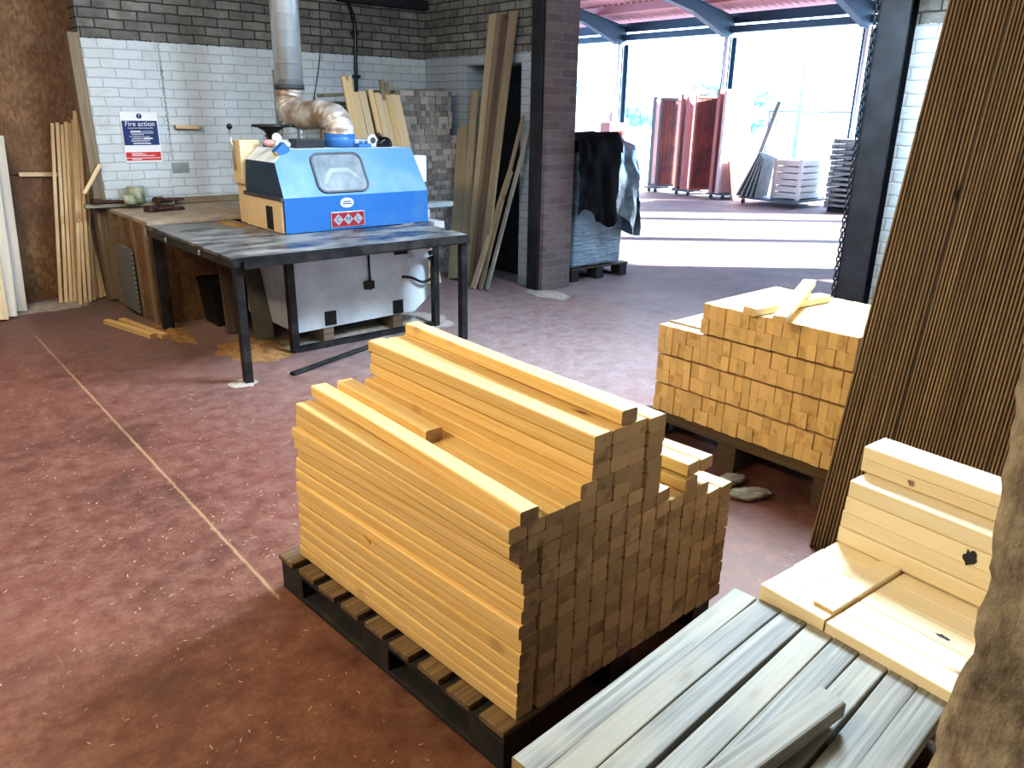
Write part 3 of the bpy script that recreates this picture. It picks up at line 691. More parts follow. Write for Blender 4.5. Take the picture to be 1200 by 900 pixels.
# feed unit and handwheel at the left rear
b = nb(); bx(b, 2.40, 2.56, 5.92, 6.08, 1.10, 1.42, 0, .006); bx(b, 2.43, 2.62, 5.905, 6.1, .80, 1.10); obj('feed_column', b, 'lath', mach)
b = nb(); cyl(b, (2.385, 6.0, 1.2), (2.37, 6.0, 1.50), .006, 8); lv = obj('lever', b, 'chrome', mach)
b = nb(); ball(b, (2.37, 6.0, 1.515), .022, 2); obj('lever_ball', b, 'knob', lv)
b = nb(); tube(b, [(2.66, 5.92, 1.38), (2.66, 5.92, 1.46), (2.66, 5.92, 1.485), (2.66, 5.92, 1.515)], [.035, .035, .055, .11], 26); tube(b, [(2.66, 5.92, 1.513), (2.66, 5.92, 1.533)], .142, 34); hw = obj('handwheel', b, 'black', mach)
b = nb(); cyl(b, (2.80, 5.92, 1.523), (2.85, 5.92, 1.523), .012, 12); obj('handwheel_grip', b, 'knob', hw)
b = nb(); cyl(b, (2.60, 5.80, 1.38), (2.56, 5.80, 1.46), .008, 8); bx(b, 2.56, 2.72, 5.83, 5.87, 1.375, 1.40); obj('clamp_lever', b, 'black', mach)
b = nb(); bx(b, -.05, .05, -.03, .03, -.035, .035, 0, .004); o = obj('blue_switch_block', b, 'blue', hood, (2.505, 5.44, 1.365), (0, R(-38), R(8)))
obj('switch_label', box(-.052, -.049, -.028, .028, -.03, .03), 'yellow_tag', o)
b = nb(); ball(b, (2.50, 5.62, 1.41), .035, 2, (1.3, 1, .7)); obj('pink_marker', b, 'pink_tag', hood)
b = nb(); bx(b, 2.53, 2.64, 5.56, 5.60, 1.385, 1.415, 0, .004); obj('white_handle', b, 'white', hood)
# parts on the right side
b = nb(); bx(b, 3.634, 3.80, 5.50, 5.60, 1.09, 1.30, 0, .004); obj('side_guard', b, 'white', mach)
b = nb(); bx(b, 3.634, 4.06, 5.48, 5.56, .875, .915, 0, .003); obj('outfeed_bar', b, 'slat_grey', mach)
b = nb(); bx(b, 3.70, 3.80, 5.46, 5.54, .80, .872, 0, .004); bx(b, 3.66, 3.76, 5.2, 5.5, .70, .80); obj('outfeed_bracket', b, 'dull_white', mach)
for x, w in ((2.56, 'left'), (3.165, 'right')):
    tag(obj('packing_block', box(x, x+.085, 5.08, 5.35, 0, .119, .004), 'old_plank'), f'{w} wood packing block under the front of the machine base', 'block')
for x, w in ((2.56, 'left'), (3.165, 'right')):
    tag(obj('packing_block', box(x, x+.085, 5.6, 5.85, 0, .119, .004), 'old_plank'), f'{w} wood packing block under the rear of the machine base', 'block')

# extraction duct and hose
t = thing('extraction_duct', 'silver spiral extraction duct dropping from the ceiling to the blue hood', 'duct', (0, 0, 0))
b = nb(); tube(b, [(3.03, 6.3, 3.48), (3.02, 6.3, 1.80)], .112, 32); obj('rigid_pipe', b, 'galv', t)
b = nb(); tube(b, [(3.02, 6.3, 1.83), (3.02, 6.3, 1.795)], .119, 32); obj('pipe_clamp', b, 'rubber', t)
path = spline([(3.02, 6.3, 1.80), (3.005, 6.30, 1.70), (3.0, 6.22, 1.615), (3.02, 6.05, 1.60), (3.06, 5.86, 1.61), (3.09, 5.72, 1.585), (3.10, 5.66, 1.52), (3.10, 5.66, 1.455)], 10)
rs = [.108*(1+.035*math.sin(i*1.55)+.02*math.sin(i*.5)) for i in range(len(path))]
b = nb(); tube(b, path, rs, 30); obj('flexible_hose', b, 'hose', t)
b = nb(); tube(b, [path[18]+Vector((0, .012, 0)), path[18]-Vector((0, .012, 0))], .115, 26); obj('hose_clip', b, 'chrome', t)
t = thing('perforated_strut', 'grey perforated steel strut standing behind the silver duct, left one', 'strut', (2.97, 6.46, 0))
def strut(t, h, z0=0):
    b = bx(nb(), 0, .04, 0, .04, z0, h, 0, .002)
    for k in range(int((h-1.3)/.05)): bx(b, .013, .027, -.002, .001, 1.3+.05*k, 1.325+.05*k, 1)
    obj('channel', b, ['slat_grey', 'white'], t)
strut(t, 1.95)
b = nb(); bx(b, .04, .10, .0, .02, 1.86, 1.89); bx(b, .04, .10, .0, .02, 1.72, 1.75); obj('bracket', b, 'rubber', t)
t = thing('perforated_strut', 'grey perforated steel strut just right of the other, under the hose bend', 'strut', (3.155, 6.46, 0)); strut(t, 1.62)
# conduit and wire on back wall
t = thing('electrical_conduit', 'black electrical conduit running down the back wall behind the leaning boards', 'conduit', (0, 0, 0))
b = nb(); tube(b, spline([(4.12, BW-.03, 2.80), (4.20, BW-.03, 2.66), (4.265, BW-.03, 2.53), (4.285, BW-.03, 2.38), (4.275, BW-.03, 2.1), (4.265, BW-.03, 1.7), (4.26, BW-.03, 1.2)]), .018, 12); obj('pipe', b, 'knob', t)
b = nb()
for z in (2.35, 1.95): bx(b, 4.245, 4.315, BW-.045, BW, z, z+.03)
obj('pipe_clip', b, 'black', t)
b = nb(); tube(b, spline([(3.92, BW-.01, 2.62), (3.90, BW-.01, 2.18), (3.79, BW-.01, 1.70)]), .005, 8); tag(obj('thin_cable', b, 'rubber'), 'thin grey cable hanging on the back wall left of the conduit', 'cable')

# ------------------------------------------------------------------ fire action sign
t = thing('fire_sign', 'blue and red fire action sign on the white brick wall', 'sign', (2.146, BW-.012, 1.37))
obj('backing', box(-.155, .15, 0, .008, -.185, .23), 'white', t)
obj('blue_panel', box(-.146, .141, -.003, 0, -.04, .16), 'sign_blue', t)
obj('red_panel', box(-.146, .141, -.003, 0, -.168, -.098), 'red', t)
b = nb(); poly(b, [(.022*math.cos(a), .198+.022*math.sin(a)) for a in [2*math.pi*k/28 for k in range(28)]], -.003, 0, 'y'); obj('warning_disc', b, 'sign_blue', t)
text('!', .042, 'white', t, (0, -.0042, .198))
text('Fire action', .058, 'white', t, (-.002, -.0042, .134), sx=.98)
text('Any person discovering a fire', .0185, 'white', t, (0, -.0042, .101), sx=.95)
text('On hearing the fire alarm', .0185, 'white', t, (-.015, -.0042, .031), sx=.9)
b = nb()
for x0, x1, z, h in ((-.085, 0, .073, .011), (.01, .10, .073, .004), (-.09, .10, .059, .004), (-.08, .02, .047, .004), (-.08, .01, .015, .005), (.015, .09, .015, .011), (-.09, .07, .002, .004), (-.09, .055, -.009, .004), (-.075, .07, -.026, .009)):
    bx(b, x0, x1, -.0042, -.0028, z-h/2, z+h/2)
obj('small_print', b, 'white', t)
b = nb()
for x0, x1, z, h in ((-.10, -.01, -.108, .004), (-.10, .02, -.117, .005), (-.10, .09, -.128, .005), (-.146, .141, -.147, .005), (-.10, -.02, -.157, .006)):
    bx(b, x0, x1, -.0042, -.0028, z-h/2, z+h/2)
obj('red_small_print', b, 'white', t)

# ------------------------------------------------------------------ wall bench with its clutter
t = thing('workbench', 'chipboard-sided wall bench left of the blue machine', 'bench', (0, 0, 0))
obj('worktop', box(1.775, 3.5, 6.3, BW-.01, .79, .82, .003), 'benchtop', t)
obj('front_panel', box(1.80, 3.5, 6.34, 6.358, .0, .79), 'osb', t)
obj('end_panel', box(1.78, 1.798, 6.34, 6.95, .02, .79), 'osb', t)
for y in (6.345, 6.66, 7.0, 7.32): obj('bench_post', box(1.764, 1.80 if y < 7 else 1.83, y, y+.07, 0, .79, .003), 'old_plank', t)
b = nb(); bx(b, 1.735, 1.75, 6.70, 7.10, .03, .56); obj('plastic_grille', b, 'mesh_grey', t)
span_board('shelf_plank', 'grey plank laid along the back left end of the wall bench', 'plank', (1.60, 7.36, .845), (2.30, 7.30, .845), .10, .03, ('grey_wood', 'grey_end'), (0, 1, 0))
b = nb(); tube(b, [(2.01, 7.30, .861), (2.01, 7.30, .99), (2.01, 7.30, .995)], [.065, .068, .062], 26); pt_ = tag(obj('paint_pot', b, 'pot'), 'pale green paint pot standing on the bench under the fire sign', 'pot')
b = nb(); tube(b, [(2.01, 7.30, .99), (2.01, 7.30, 1.0)], .071, 26); obj('rim', b, 'dull_white', pt_)
b = nb(); tube(b, [(1.93, 7.22, .861), (1.93, 7.22, .93)], .05, 20); tag(obj('small_tin', b, 'pot'), 'small stained tin beside the paint pot on the bench', 'tin')
def glove(label, c, rz, s=1):
    b = nb(); ball(b, (0, 0, .02), .08, 3, (1.2, .65, .3))
    for k, (a, l) in enumerate(((-.3, .07), (-.1, .085), (.1, .08), (.3, .065))): tube(b, [(.06, math.sin(a)*.12, .018), (.08+l*math.cos(a), math.sin(a)*.22, .014)], [.018, .012], 10)
    tube(b, [(0, .04, .018), (.05, .09, .015)], [.018, .012], 10)
    tube(b, [(-.14, 0, .02), (-.06, 0, .02)], [.045, .04], 14)
    for v in b.verts: v.co.z = max(0, v.co.z*.8+.004*noise.noise(v.co*40)); v.co *= s
    return tag(obj('work_glove', b, 'glove', None, c, (0, 0, rz)), label, 'glove')
glove('dark red work glove in front on the bench, right of the paint pot', (2.10, 6.93, .821), .25, 1.05)
glove('dark red work glove behind the other, beside the paint pot', (2.24, 7.25, .862), .4, .9)
glove('flat dark work glove at the far left end of the bench', (1.78, 7.33, .862), .1, .9)
t = thing('bench_backboard', 'pale batten running along the back of the wall bench', 'batten', (0, 0, 0))
obj('batten', box(2.35, 3.49, BW-.07, BW-.012, .822, .875, .003), 'old_plank', t)
span_board('wood_offcut', 'grey offcut at the back of the bench near the machine', 'offcut', (2.95, 7.2, .835), (3.2, 7.25, .835), .08, .025, ('grey_wood', 'grey_end'), (0, 1, 0))
# under the table
b = nb(); poly(b, [(2.13, 6.02), (2.36, 6.02), (2.36, 6.28), (2.13, 6.28)], .0, .34)
for v in b.verts:
    if v.co.z > .2: v.co.x += .03*(1 if v.co.x > 2.2 else -1); v.co.y += .02*(1 if v.co.y > 6.15 else -1)
tb = tag(obj('plastic_tub', b, 'tub'), 'dark plastic tub standing in shadow under the table', 'tub')
obj('tub_rim', box(2.09, 2.40, 5.985, 6.32, .34, .365, .006), 'tub', tb)
span_board('scrap_board', 'dull green-grey panel leaning under the table left of the machine base', 'panel', (2.26, 5.44, .01), (2.31, 5.66, .52), .15, .02, ('lead', 'lead'), (1, 0, 0))
span_board('scrap_board', 'narrow dark panel leaning behind the grey one under the table', 'panel', (2.15, 5.75, .01), (2.19, 5.9, .62), .12, .02, ('dark_plank', 'dark_plank'), (1, 0, 0))
span_board('scrap_board', 'pale grey strip upright in the gloom under the table', 'panel', (2.42, 5.98, .01), (2.4, 6.05, .72), .06, .02, ('slat_grey', 'slat_grey'), (1, 0, 0))
def heap(name, label, c, rx, ry, h, mat, seed=0):
    b = nb(); n = 60; m = 7; rows = []
    for j in range(m+1):
        f = j/m
        rows.append([b.verts.new((rx*f*math.cos(a)*(1+.28*noise.noise(Vector((math.cos(a)*2, math.sin(a)*2, seed)))+.16*noise.noise(Vector((math.cos(a)*7, math.sin(a)*7, seed)))), ry*f*math.sin(a)*(1+.28*noise.noise(Vector((math.cos(a)*2, math.sin(a)*2, seed)))+.16*noise.noise(Vector((math.cos(a)*7, math.sin(a)*7, seed)))), h*(1-f)**1.3*(1+.5*noise.noise(Vector((f*4, a, seed+3))))+.001)) for a in [2*math.pi*k/n for k in range(n)]])
    for a, d in zip(rows[1:], rows[2:]):
        for k in range(n): b.faces.new((a[k], a[(k+1) % n], d[(k+1) % n], d[k])).smooth = True
    b.faces.new(rows[1])
    for v in rows[0]: b.verts.remove(v)
    o = obj(name, b, mat, None, c); return tag(o, label, 'sawdust', kind='stuff')
heap('sawdust_heap', 'yellow sawdust spilled on the floor under the table', (2.1, 5.25, 0), .24, .34, .045, 'sawdust', 1)
heap('sawdust_heap', 'sawdust swept along the foot of the bench end', (1.80, 6.1, 0), .09, .42, .022, 'sawdust', 2)
heap('sawdust_heap', 'pale sawdust drifted under the machine base', (2.95, 5.2, 0), .75, .22, .035, 'sawdust_pale', 3)
heap('sawdust_heap', 'sawdust by the right corner of the machine base', (3.45, 5.25, 0), .3, .35, .05, 'sawdust_pale', 4)
heap('sawdust_heap', 'dust swept against the chipboard wall by the laths', (1.25, 7.55, 0), .35, .22, .03, 'sawdust_pale', 5)
heap('sawdust_heap', 'yellow sawdust on the back corner of the table beside the hood', (2.30, 5.98, .8005), .08, .22, .022, 'sawdust', 6)
heap('sawdust_heap', 'sawdust round the near left table leg', (1.74, 4.6, 0), .09, .08, .008, 'sawdust_pale', 7)
heap('sawdust_heap', 'dust at the foot of the brick pier', (5.05, 5.3, 0), .15, .25, .015, 'sawdust_pale', 8)
for i, (p0, p1, w) in enumerate((((1.47, 6.66, .018), (1.625, 5.99, .018), 'left'), ((1.575, 6.62, .018), (1.69, 5.93, .018), 'right'))):
    span_board('timber_offcut', f'{w} of two short yellow timber offcuts on the floor by the bench', 'offcut', p0, p1, .05, .036, PM, (1, 0, 0))

# ------------------------------------------------------------------ laths and white boards leaning at the left
LM = ('lath', 'pine2_end')
desc = ['leftmost pale lath leaning on the chipboard wall']
laths = [(1.335, 7.57, 1.56, 7.83, 1.50), (1.375, 7.56, 1.595, 7.835, 1.505), (1.412, 7.56, 1.63, 7.835, 1.49), (1.445, 7.55, 1.66, 7.835, 1.51), (1.478, 7.55, 1.69, 7.835, 1.50),
         (1.455, 7.42, 1.71, 7.78, 1.53), (1.50, 7.44, 1.735, 7.77, 1.60), (1.545, 7.47, 1.745, 7.71, 1.62), (1.585, 7.52, 1.75, 7.7, 1.30), (1.63, 7.58, 1.66, 7.72, 1.22), (1.665, 7.60, 1.69, 7.74, 1.05), (1.70, 7.62, 1.66, 7.72, .9)]
for i, (x0, y0, x1, y1, z1) in enumerate(laths):
    nm = f'pale lath leaning on the chipboard wall, {ORD[i+1]} from the left of the bundle'
    span_board('leaning_lath', nm, 'lath', (x0, y0, .012), (x1, y1-(.022 if i % 2 else 0), z1), .027, .02, LM, (1, 0, 0), var=random.randint(1, 5))
span_board('leaning_lath', 'short lath crossing the front of the leaning bundle at an angle', 'lath', (1.615, 7.36, .95), (1.775, 7.385, 1.18), .03, .018, LM, (1, 0, 0))
WM = ('dull_white', 'pine2_end')
span_board('white_board', 'narrow white board leaning at the far left edge, its foot farthest right', 'board', (1.012, 7.44, .012), (1.145, 7.84, 1.40), .085, .03, ('white_lath', 'pine2_end'), (1, 0, 0))
o = span_board('white_board', 'wide white board leaning at the far left edge of the view', 'board', (.90, 7.30, .012), (1.06, 7.82, 1.52), .12, .03, ('white_lath', 'pine2_end'), (1, 0, 0))
span_board('white_board', 'pale board leaning at the extreme left edge, its foot cut by the view', 'board', (.84, 7.22, .012), (.98, 7.78, 1.6), .09, .03, ('lath', 'pine2_end'), (1, 0, 0))

# ------------------------------------------------------------------ stacked ends in the back corner, boards in front of them
def corner_stack():
    z = 0; r = 0; rng = random.Random(3)
    while z < 1.80:
        h = rng.choice((.045, .052, .062, .074)); x = 4.30+rng.uniform(-.02, .02); r += 1; c = 0
        lim = 5.06 if z < 1.4 else 5.0
        while x < lim-.03:
            w = rng.choice((.05, .06, .075, .09, .12)); w = min(w, lim-x)
            if w > .03:
                c += 1; D = .55
                if True:
                    y0 = 6.76+rng.uniform(-.006, .010)
                    if True:
                        board('stacked_timber', f'grey timber end in the corner stack, {ORD[r]} row up, {ORD[c]} from left', 'timber', D, w-.002, h-.0015, ('old_plank', 'stack_end'), (x+w/2, y0+D/2, z+h/2), yaw=R(90), ease=.002)
            x += w
        z += h
    return z
zt = corner_stack()
span_board('stacked_board', 'grey-green board lying across the top of the corner timber stack', 'board', (3.62, 6.95, 1.765), (5.0, 6.95, 1.845 if zt < 1.82 else zt+.02), .10, .03, ('grey_wood', 'grey_end'), (0, 1, 0))
span_board('stacked_board', 'dark board lying behind the hose on top of the corner stack', 'board', (3.55, 7.10, 1.70), (4.30, 7.10, 1.70), .12, .04, ('old_plank', 'plank_end'), (0, 1, 0))
t = thing('timber_rack', 'dark rack under the corner stack behind the machine', 'rack', (0, 0, 0))
obj('rack_upright', box(3.55, 3.62, 6.8, 6.86, 0, 1.66), 'old_plank', t); obj('rack_upright', box(4.12, 4.18, 7.05, 7.12, 0, 1.66), 'old_plank', t); obj('rack_rail', box(3.55, 4.29, 7.06, 7.13, 1.60, 1.675), 'old_plank', t)
tops = [(3.765, 1.93, .10, 3.905), (4.03, 1.825, .05, 0), (3.865, 1.80, .07, 0), (3.94, 1.81, .075, 0), (4.095, 1.80, .06, 0), (4.155, 1.79, .06, 0), (4.215, 1.80, .055, 0), (4.27, 1.79, .05, 0), (4.32, 1.785, .055, 0)]
tops.sort(key=lambda q: q[0])
for i, (x, z, w, _) in enumerate(tops):
    lab = 'tallest pale board leaning behind the blue hood, at the left' if i == 0 else f'pale board leaning behind the blue hood, {ORD[i+1]} from the left'
    span_board('leaning_board', lab, 'board', (x+.16, 6.38-.01*i, .01), (x, 6.73-(.03 if i == 0 else 0), z), w, .024, ('lath' if i % 3 else 'pine2', 'pine2_end'), (1, 0, 0), var=random.randint(1, 5))
for i, (x, z) in enumerate(((4.16, 1.92), (4.215, 1.90))):
    span_board('leaning_board', f'{("left", "right")[i]} short end of board poking up behind the pale leaning row', 'board', (x+.10, 6.5, .02), (x, 6.74, z), .045, .022, ('old_plank', 'plank_end'), (1, 0, 0))

# tall planks leaning in the doorway
tp = [('wide pale board, lowest and leftmost of the planks leaning beside the doorway', 4.72, 6.38, 5.10, 6.70, 1.50, .17, 'faded'),
      ('second pale plank leaning by the doorway, with a stepped top', 4.74, 6.26, 5.10, 6.50, 1.85, .10, 'faded'),
      ('tallest pale plank leaning left in the doorway', 4.74, 6.15, 5.10, 6.22, 2.52, .11, 'faded'),
      ('brown plank leaning behind the tallest pale plank', 4.72, 6.08, 5.09, 6.12, 2.50, .07, 'old_plank'),
      ('dark brown plank leaning in the middle of the doorway', 4.70, 6.02, 5.09, 6.05, 2.50, .05, 'dark_plank'),
      ('second dark brown plank leaning in the middle of the doorway', 4.70, 5.96, 5.09, 6.00, 2.46, .05, 'dark_plank'),
      ('tall grey-brown plank leaning right in the doorway', 4.70, 5.90, 5.08, 5.90, 2.52, .10, 'old_plank')]
for lab, x0, y0, x1, y1, z1, w, m in tp:
    span_board('leaning_plank', lab, 'plank', (x0, y0, .012), (x1, y1, z1), w, .026, (m, 'plank_end'), (0, 1, 0), var=random.randint(1, 5))
for lab, x0, y0, x1, y1, z1, w, m in (('short pale plank leaning at the front by the doorway, cut top lowest', 4.60, 5.90, 4.98, 5.80, 1.12, .07, 'faded'), ('thin dark plank leaning right of the short pale one', 4.63, 5.82, 5.06, 5.72, 1.62, .04, 'old_plank'), ('thin grey plank leaning against the white door jamb', 4.66, 5.76, 5.10, 5.68, 1.52, .045, 'grey_wood')):
    span_board('leaning_plank', lab, 'plank', (x0, y0, .012), (x1, y1, z1), w, .02, (m, 'plank_end'), (0, 1, 0))
span_board('leaning_plank', 'short plank leaning low behind the table legs', 'plank', (4.02, 5.85, .012), (3.86, 6.2, .75), .07, .02, ('old_plank', 'plank_end'), (1, 0, 0))

# ------------------------------------------------------------------ black steel post with hanging chain
t = thing('steel_post', 'black steel post at the right side of the yard opening', 'post', (5.0, 2.26, 0))
b = nb(); bx(b, 0, .02, 0, .19, 0, 3.15); bx(b, .02, .16, .08, .11, 0, 3.15); bx(b, .16, .18, 0, .19, 0, 3.15); obj('column', b, 'black_steel2', t)
obj('base_plate', box(-.02, .2, -.02, .21, 0, .012), 'black_steel2', t)
ch = thing('hanging_chain', 'dark chain hanging down the left side of the black steel post', 'chain', (4.985, 2.455, 0))
b = nb(); z = .25; k = 0
while z < 3.1:
    pts = [(math.cos(a)*.011, 0, z+.021*math.sin(a)) if k % 2 else (0, math.cos(a)*.011, z+.021*math.sin(a)) for a in [2*math.pi*q/10 for q in range(11)]]
    tube(b, pts, .0045, 6, 0, False); z += .032; k += 1
obj('links', b, 'black_steel2', ch); obj('hook_plate', box(-.02, .03, -.03, .02, 3.08, 3.15), 'black_steel2', ch)

# ------------------------------------------------------------------ tarp-covered pallet outside
pallet('dark pallet under the tarpaulin-covered load behind the brick pier', (5.62, 5.56, -.004), .80, .95, .14, R(-4), 7, 'pallet_brown', 'pallet_dark')
b = nb(); bx(b, 5.60, 6.34, 5.54, 6.40, .142, 1.30, 0, .03)
bmesh.ops.subdivide_edges(b, edges=b.edges, cuts=7, use_grid_fill=True)
for v in b.verts: v.co += Vector(noise.noise_vector(v.co*6))*.018; 
for v in b.verts: v.co.z = max(v.co.z, .142)
tag(obj('wrapped_load', b, 'wrap'), 'bluish film-wrapped load on the pallet behind the brick pier', 'load')
def tarp():
    b = nb(); prof = []
    n, m = 30, 16; rows = []
    for j in range(m+1):
        y = 5.40+(6.5-5.40)*j/m; row = []
        for i in range(n+1):
            s = i/n                       # across the load: from left hem, over the top, down the right side
            if s < .62:
                x = 5.468+.832*(s/.62); z = 1.40+.06*math.sin(s*5)-.28*max(0, s/.62-.55)**1.6
            else:
                q = (s-.62)/.38; x = 6.30+.16*math.sin(q*math.pi*.62); z = 1.32-.88*q
            p = Vector((x, y, z)); w = noise.noise_vector(p*5)*.045
            if j == 0 and s > .62: p.z -= .12*noise.noise(Vector((s*20, 0, 0)))
            row.append(b.verts.new(p+w*(min(1, i/4))))
        rows.append(row)
    for a, c in zip(rows, rows[1:]):
        for i in range(n):
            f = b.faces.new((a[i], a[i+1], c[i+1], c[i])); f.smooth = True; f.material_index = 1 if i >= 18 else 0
    # front flap hanging over the upper part of the load
    top = rows[0]; prev = top[:20]
    for j in range(1, 10):
        cur = []
        for i in range(20):
            s = i/19; low = .66+.09*math.sin(s*9)+.10*noise.noise(Vector((s*5, 3, 0)))-(.30*max(0, s-.72)/.28 if s > .72 else 0)
            t0 = top[i].co; q = j/9
            cur.append(b.verts.new((t0.x+.02*noise.noise(Vector((i*.5, j*.4, 2))), t0.y-.02-.03*math.sin(q*3)+.05*noise.noise(Vector((i*.6, j*.5, 0))), t0.z+(low-t0.z)*q)))
        for i in range(19):
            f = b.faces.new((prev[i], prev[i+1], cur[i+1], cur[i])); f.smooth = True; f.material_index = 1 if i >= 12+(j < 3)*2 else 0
        prev = cur
    o = obj('tarpaulin', b, ['tarp', 'tarp_sheen']); tag(o, 'black tarpaulin draped over the wrapped load, silver on its right side', 'tarpaulin')
tarp()

# ------------------------------------------------------------------ yard canopy
t = thing('yard_canopy', 'steel yard canopy with red corrugated roof over the sunlit yard', 'canopy', (0, 0, 0))
sl = .16; zr = lambda x: 3.60+sl*(15.4-x)
b = nb(); n = 150; v0, v1 = -2.0, 24.0; rows = []
for x in (5.45, 15.7):
    rows.append([b.verts.new((x, v0+(v1-v0)*k/(n*4), zr(x)+.12+.035*math.sin(k*math.pi/2))) for k in range(n*4+1)])
for k in range(n*4): b.faces.new((rows[0][k], rows[0][k+1], rows[1][k+1], rows[1][k])).smooth = True
obj('roof_sheet', b, 'roof', t)
for x in (6.5, 8.2, 9.9, 11.6, 13.0, 14.0): obj('purlin', box(x, x+.08, v0, v1, zr(x)-.08, zr(x)+.08), 'purlin', t)
obj('fascia', box(15.05, 15.15, v0, v1, 3.47, 3.66), 'canopy_steel', t)
obj('eave_beam', box(14.92, 15.08, v0, v1, 3.28, 3.41), 'canopy_steel', t)
for y in (1.5, 4.47, 7.45, 10.43, 13.42, 16.4, 19.4):
    b = nb(); d = .22
    poly(b, [(5.45, zr(5.45)-.08), (15.08, zr(15.08)-.08), (15.08, 3.2), (14.75, 3.2), (13.6, zr(13.6)-.08-d), (5.45, zr(5.45)-.08-d)], y-.012, y+.012, 'y')
    poly(b, [(5.45, zr(5.45)-.08-d), (13.6, zr(13.6)-.08-d), (14.75, 3.2), (14.75, 3.185), (13.6, zr(13.6)-.1-d), (5.45, zr(5.45)-.1-d)], y-.07, y+.07, 'y')
    poly(b, [(5.45, zr(5.45)-.08), (15.08, zr(15.08)-.08), (15.08, zr(15.08)-.095), (5.45, zr(5.45)-.095)], y-.07, y+.07, 'y')
    obj('rafter', b, 'canopy_steel', t)
    b = nb(); bx(b, 14.9, 14.915, y-.09, y+.09, 0, 3.2); bx(b, 15.085, 15.1, y-.09, y+.09, 0, 3.2); bx(b, 14.915, 15.085, y-.008, y+.008, 0, 3.2)
    obj('canopy_post', b, 'canopy_steel', t)
    obj('downpipe', tube(nb(), [(14.85, y-.03, .0), (14.85, y-.03, 3.2)], .045, 12), 'post_white', t)

# fence panels and trolleys in the yard (stacks standing across the yard)
def fence_panel(label, y, x0, x1, h, th, face, edge, z0=.13, lean=0, boards=6, rz=0):
    t = thing('fence_panel', label, 'panel', (x0, y, z0)); t.rotation_euler = (lean, 0, R(rz)); W = x1-x0
    b = nb()
    for k in range(boards): bx(b, .03+(W-.06)*k/boards+.004, .03+(W-.06)*(k+1)/boards-.004, .012, th-.01, .04, h-.04)
    obj('board_face', b, face, t)
    b = nb(); bx(b, 0, .035, 0, th, 0, h); bx(b, W-.035, W, 0, th, 0, h); bx(b, .035, W-.035, 0, th, 0, .05); bx(b, .035, W-.035, 0, th, h-.05, h)
    obj('panel_frame', b, edge, t); return t
def trolley(label, x0, x1, y0, y1, z=.12):
    t = thing('trolley', label, 'trolley', (x0, y0, 0)); W, D = x1-x0, y1-y0
    obj('trolley_deck', box(0, W, 0, D, z-.035, z, .004), 'rail', t)
    for x in (.08, W-.08):
        for y in (.08, D-.08):
            b = nb(); cyl(b, (x-.016, y, .041), (x+.016, y, .041), .04, 14); obj('castor', b, 'black', t)
trolley('low trolley under the leftmost grey-edged fence panels in the yard', 13.95, 15.0, 11.28, 11.62)
fence_panel('tall fence panel with grey edge, farthest left of the trolley stacks', 11.34, 14.0, 14.62, 1.86, .06, 'panel_shade', 'panel_grey', rz=-26)
fence_panel('fence panel standing behind the grey-edged one', 11.46, 13.95, 14.85, 1.88, .07, 'panel_pale', 'panel_grey')
trolley('low trolley under the pink-edged fence panels in the yard', 13.95, 15.0, 10.38, 10.85)
fence_panel('pink-edged fence panel in front of the middle trolley', 10.40, 13.98, 14.68, 1.90, .06, 'panel_shade', 'pink_edge', rz=-27)
fence_panel('second pink-edged fence panel on the middle trolley', 10.56, 13.93, 14.84, 1.88, .06, 'panel_red', 'pink_edge')
fence_panel('rear red fence panel on the middle trolley', 10.70, 13.93, 14.84, 1.93, .06, 'panel_pale', 'panel_red')
trolley('low trolley under the wide pale panels in the yard', 13.95, 15.3, 9.5, 9.95)
fence_panel('tall pale panel with red lower boards in the yard', 9.62, 13.9, 14.84, 1.98, .07, 'panel_pale', 'panel_pale', boards=8)
fence_panel('red-edged panel behind the tall pale panel in the yard', 9.78, 13.9, 14.84, 2.02, .07, 'panel_red', 'pink_edge', boards=8)
fence_panel('low red panel leaning in front of the tall pale panel', 9.34, 14.05, 14.95, .80, .05, 'panel_red', 'pink_edge', z0=.0, lean=R(-12))
trolley('flat trolley with leaning grey boards and a white crate in the yard', 13.7, 15.1, 7.75, 9.0, .14)
for i in range(5):
    span_board('yard_board', f'grey board leaning on the white crate in the yard, {ORD[i+1]} from left', 'board', (13.78+.03*i, 8.97-.09*i, .15), (13.85, 8.60-.03*i, .98-.02*i), .4, .03, ('slat_grey', 'slat_grey'), (1, 0, 0))
span_board('yard_board', 'tall thin grey plank leaning high in the yard between panels and crate', 'plank', (14.2, 9.2, .02), (14.35, 8.72, 1.92), .09, .03, ('panel_grey', 'panel_grey'), (0, 1, 0))
t = thing('white_crate', 'white crate on the flat trolley in the sunlit yard', 'crate', (13.95, 7.85, .142))
b = nb()
for k in range(6): bx(b, 0, 1.0, 0, .55, .02+.12*k, .12+.12*k, 0, .004)
obj('slats', b, 'yard_white', t)
for x, y in ((-.02, -.02), (.96, -.02), (-.02, .51), (.96, .51)): obj('corner_post', box(x, x+.06, y, y+.06, 0, .75), 'yard_white', t)
for i in range(13):
    h = .095; z = .06+h*i
    t = thing('slatted_frame', f'grey slatted frame in the yard stack by the black post, {ORD[i+1]} from the ground', 'frame', (13.95, 6.62+random.uniform(-.02, .02), z))
    obj('frame_rail', bx(bx(nb(), 0, 1.1, 0, .07, 0, h-.012), 0, 1.1, .62, .69, 0, h-.012), 'slat_grey', t)
    b = nb()
    for k in range(6): bx(b, .02+.2*k, .12+.2*k, .072, .618, .035, h-.014)
    obj('frame_slats', b, 'slat_grey', t)
tag(obj('stack_skid', box(13.98, 15.0, 6.68, 7.25, -.004, .058), 'black'), 'dark skid under the stack of grey slatted frames', 'skid')
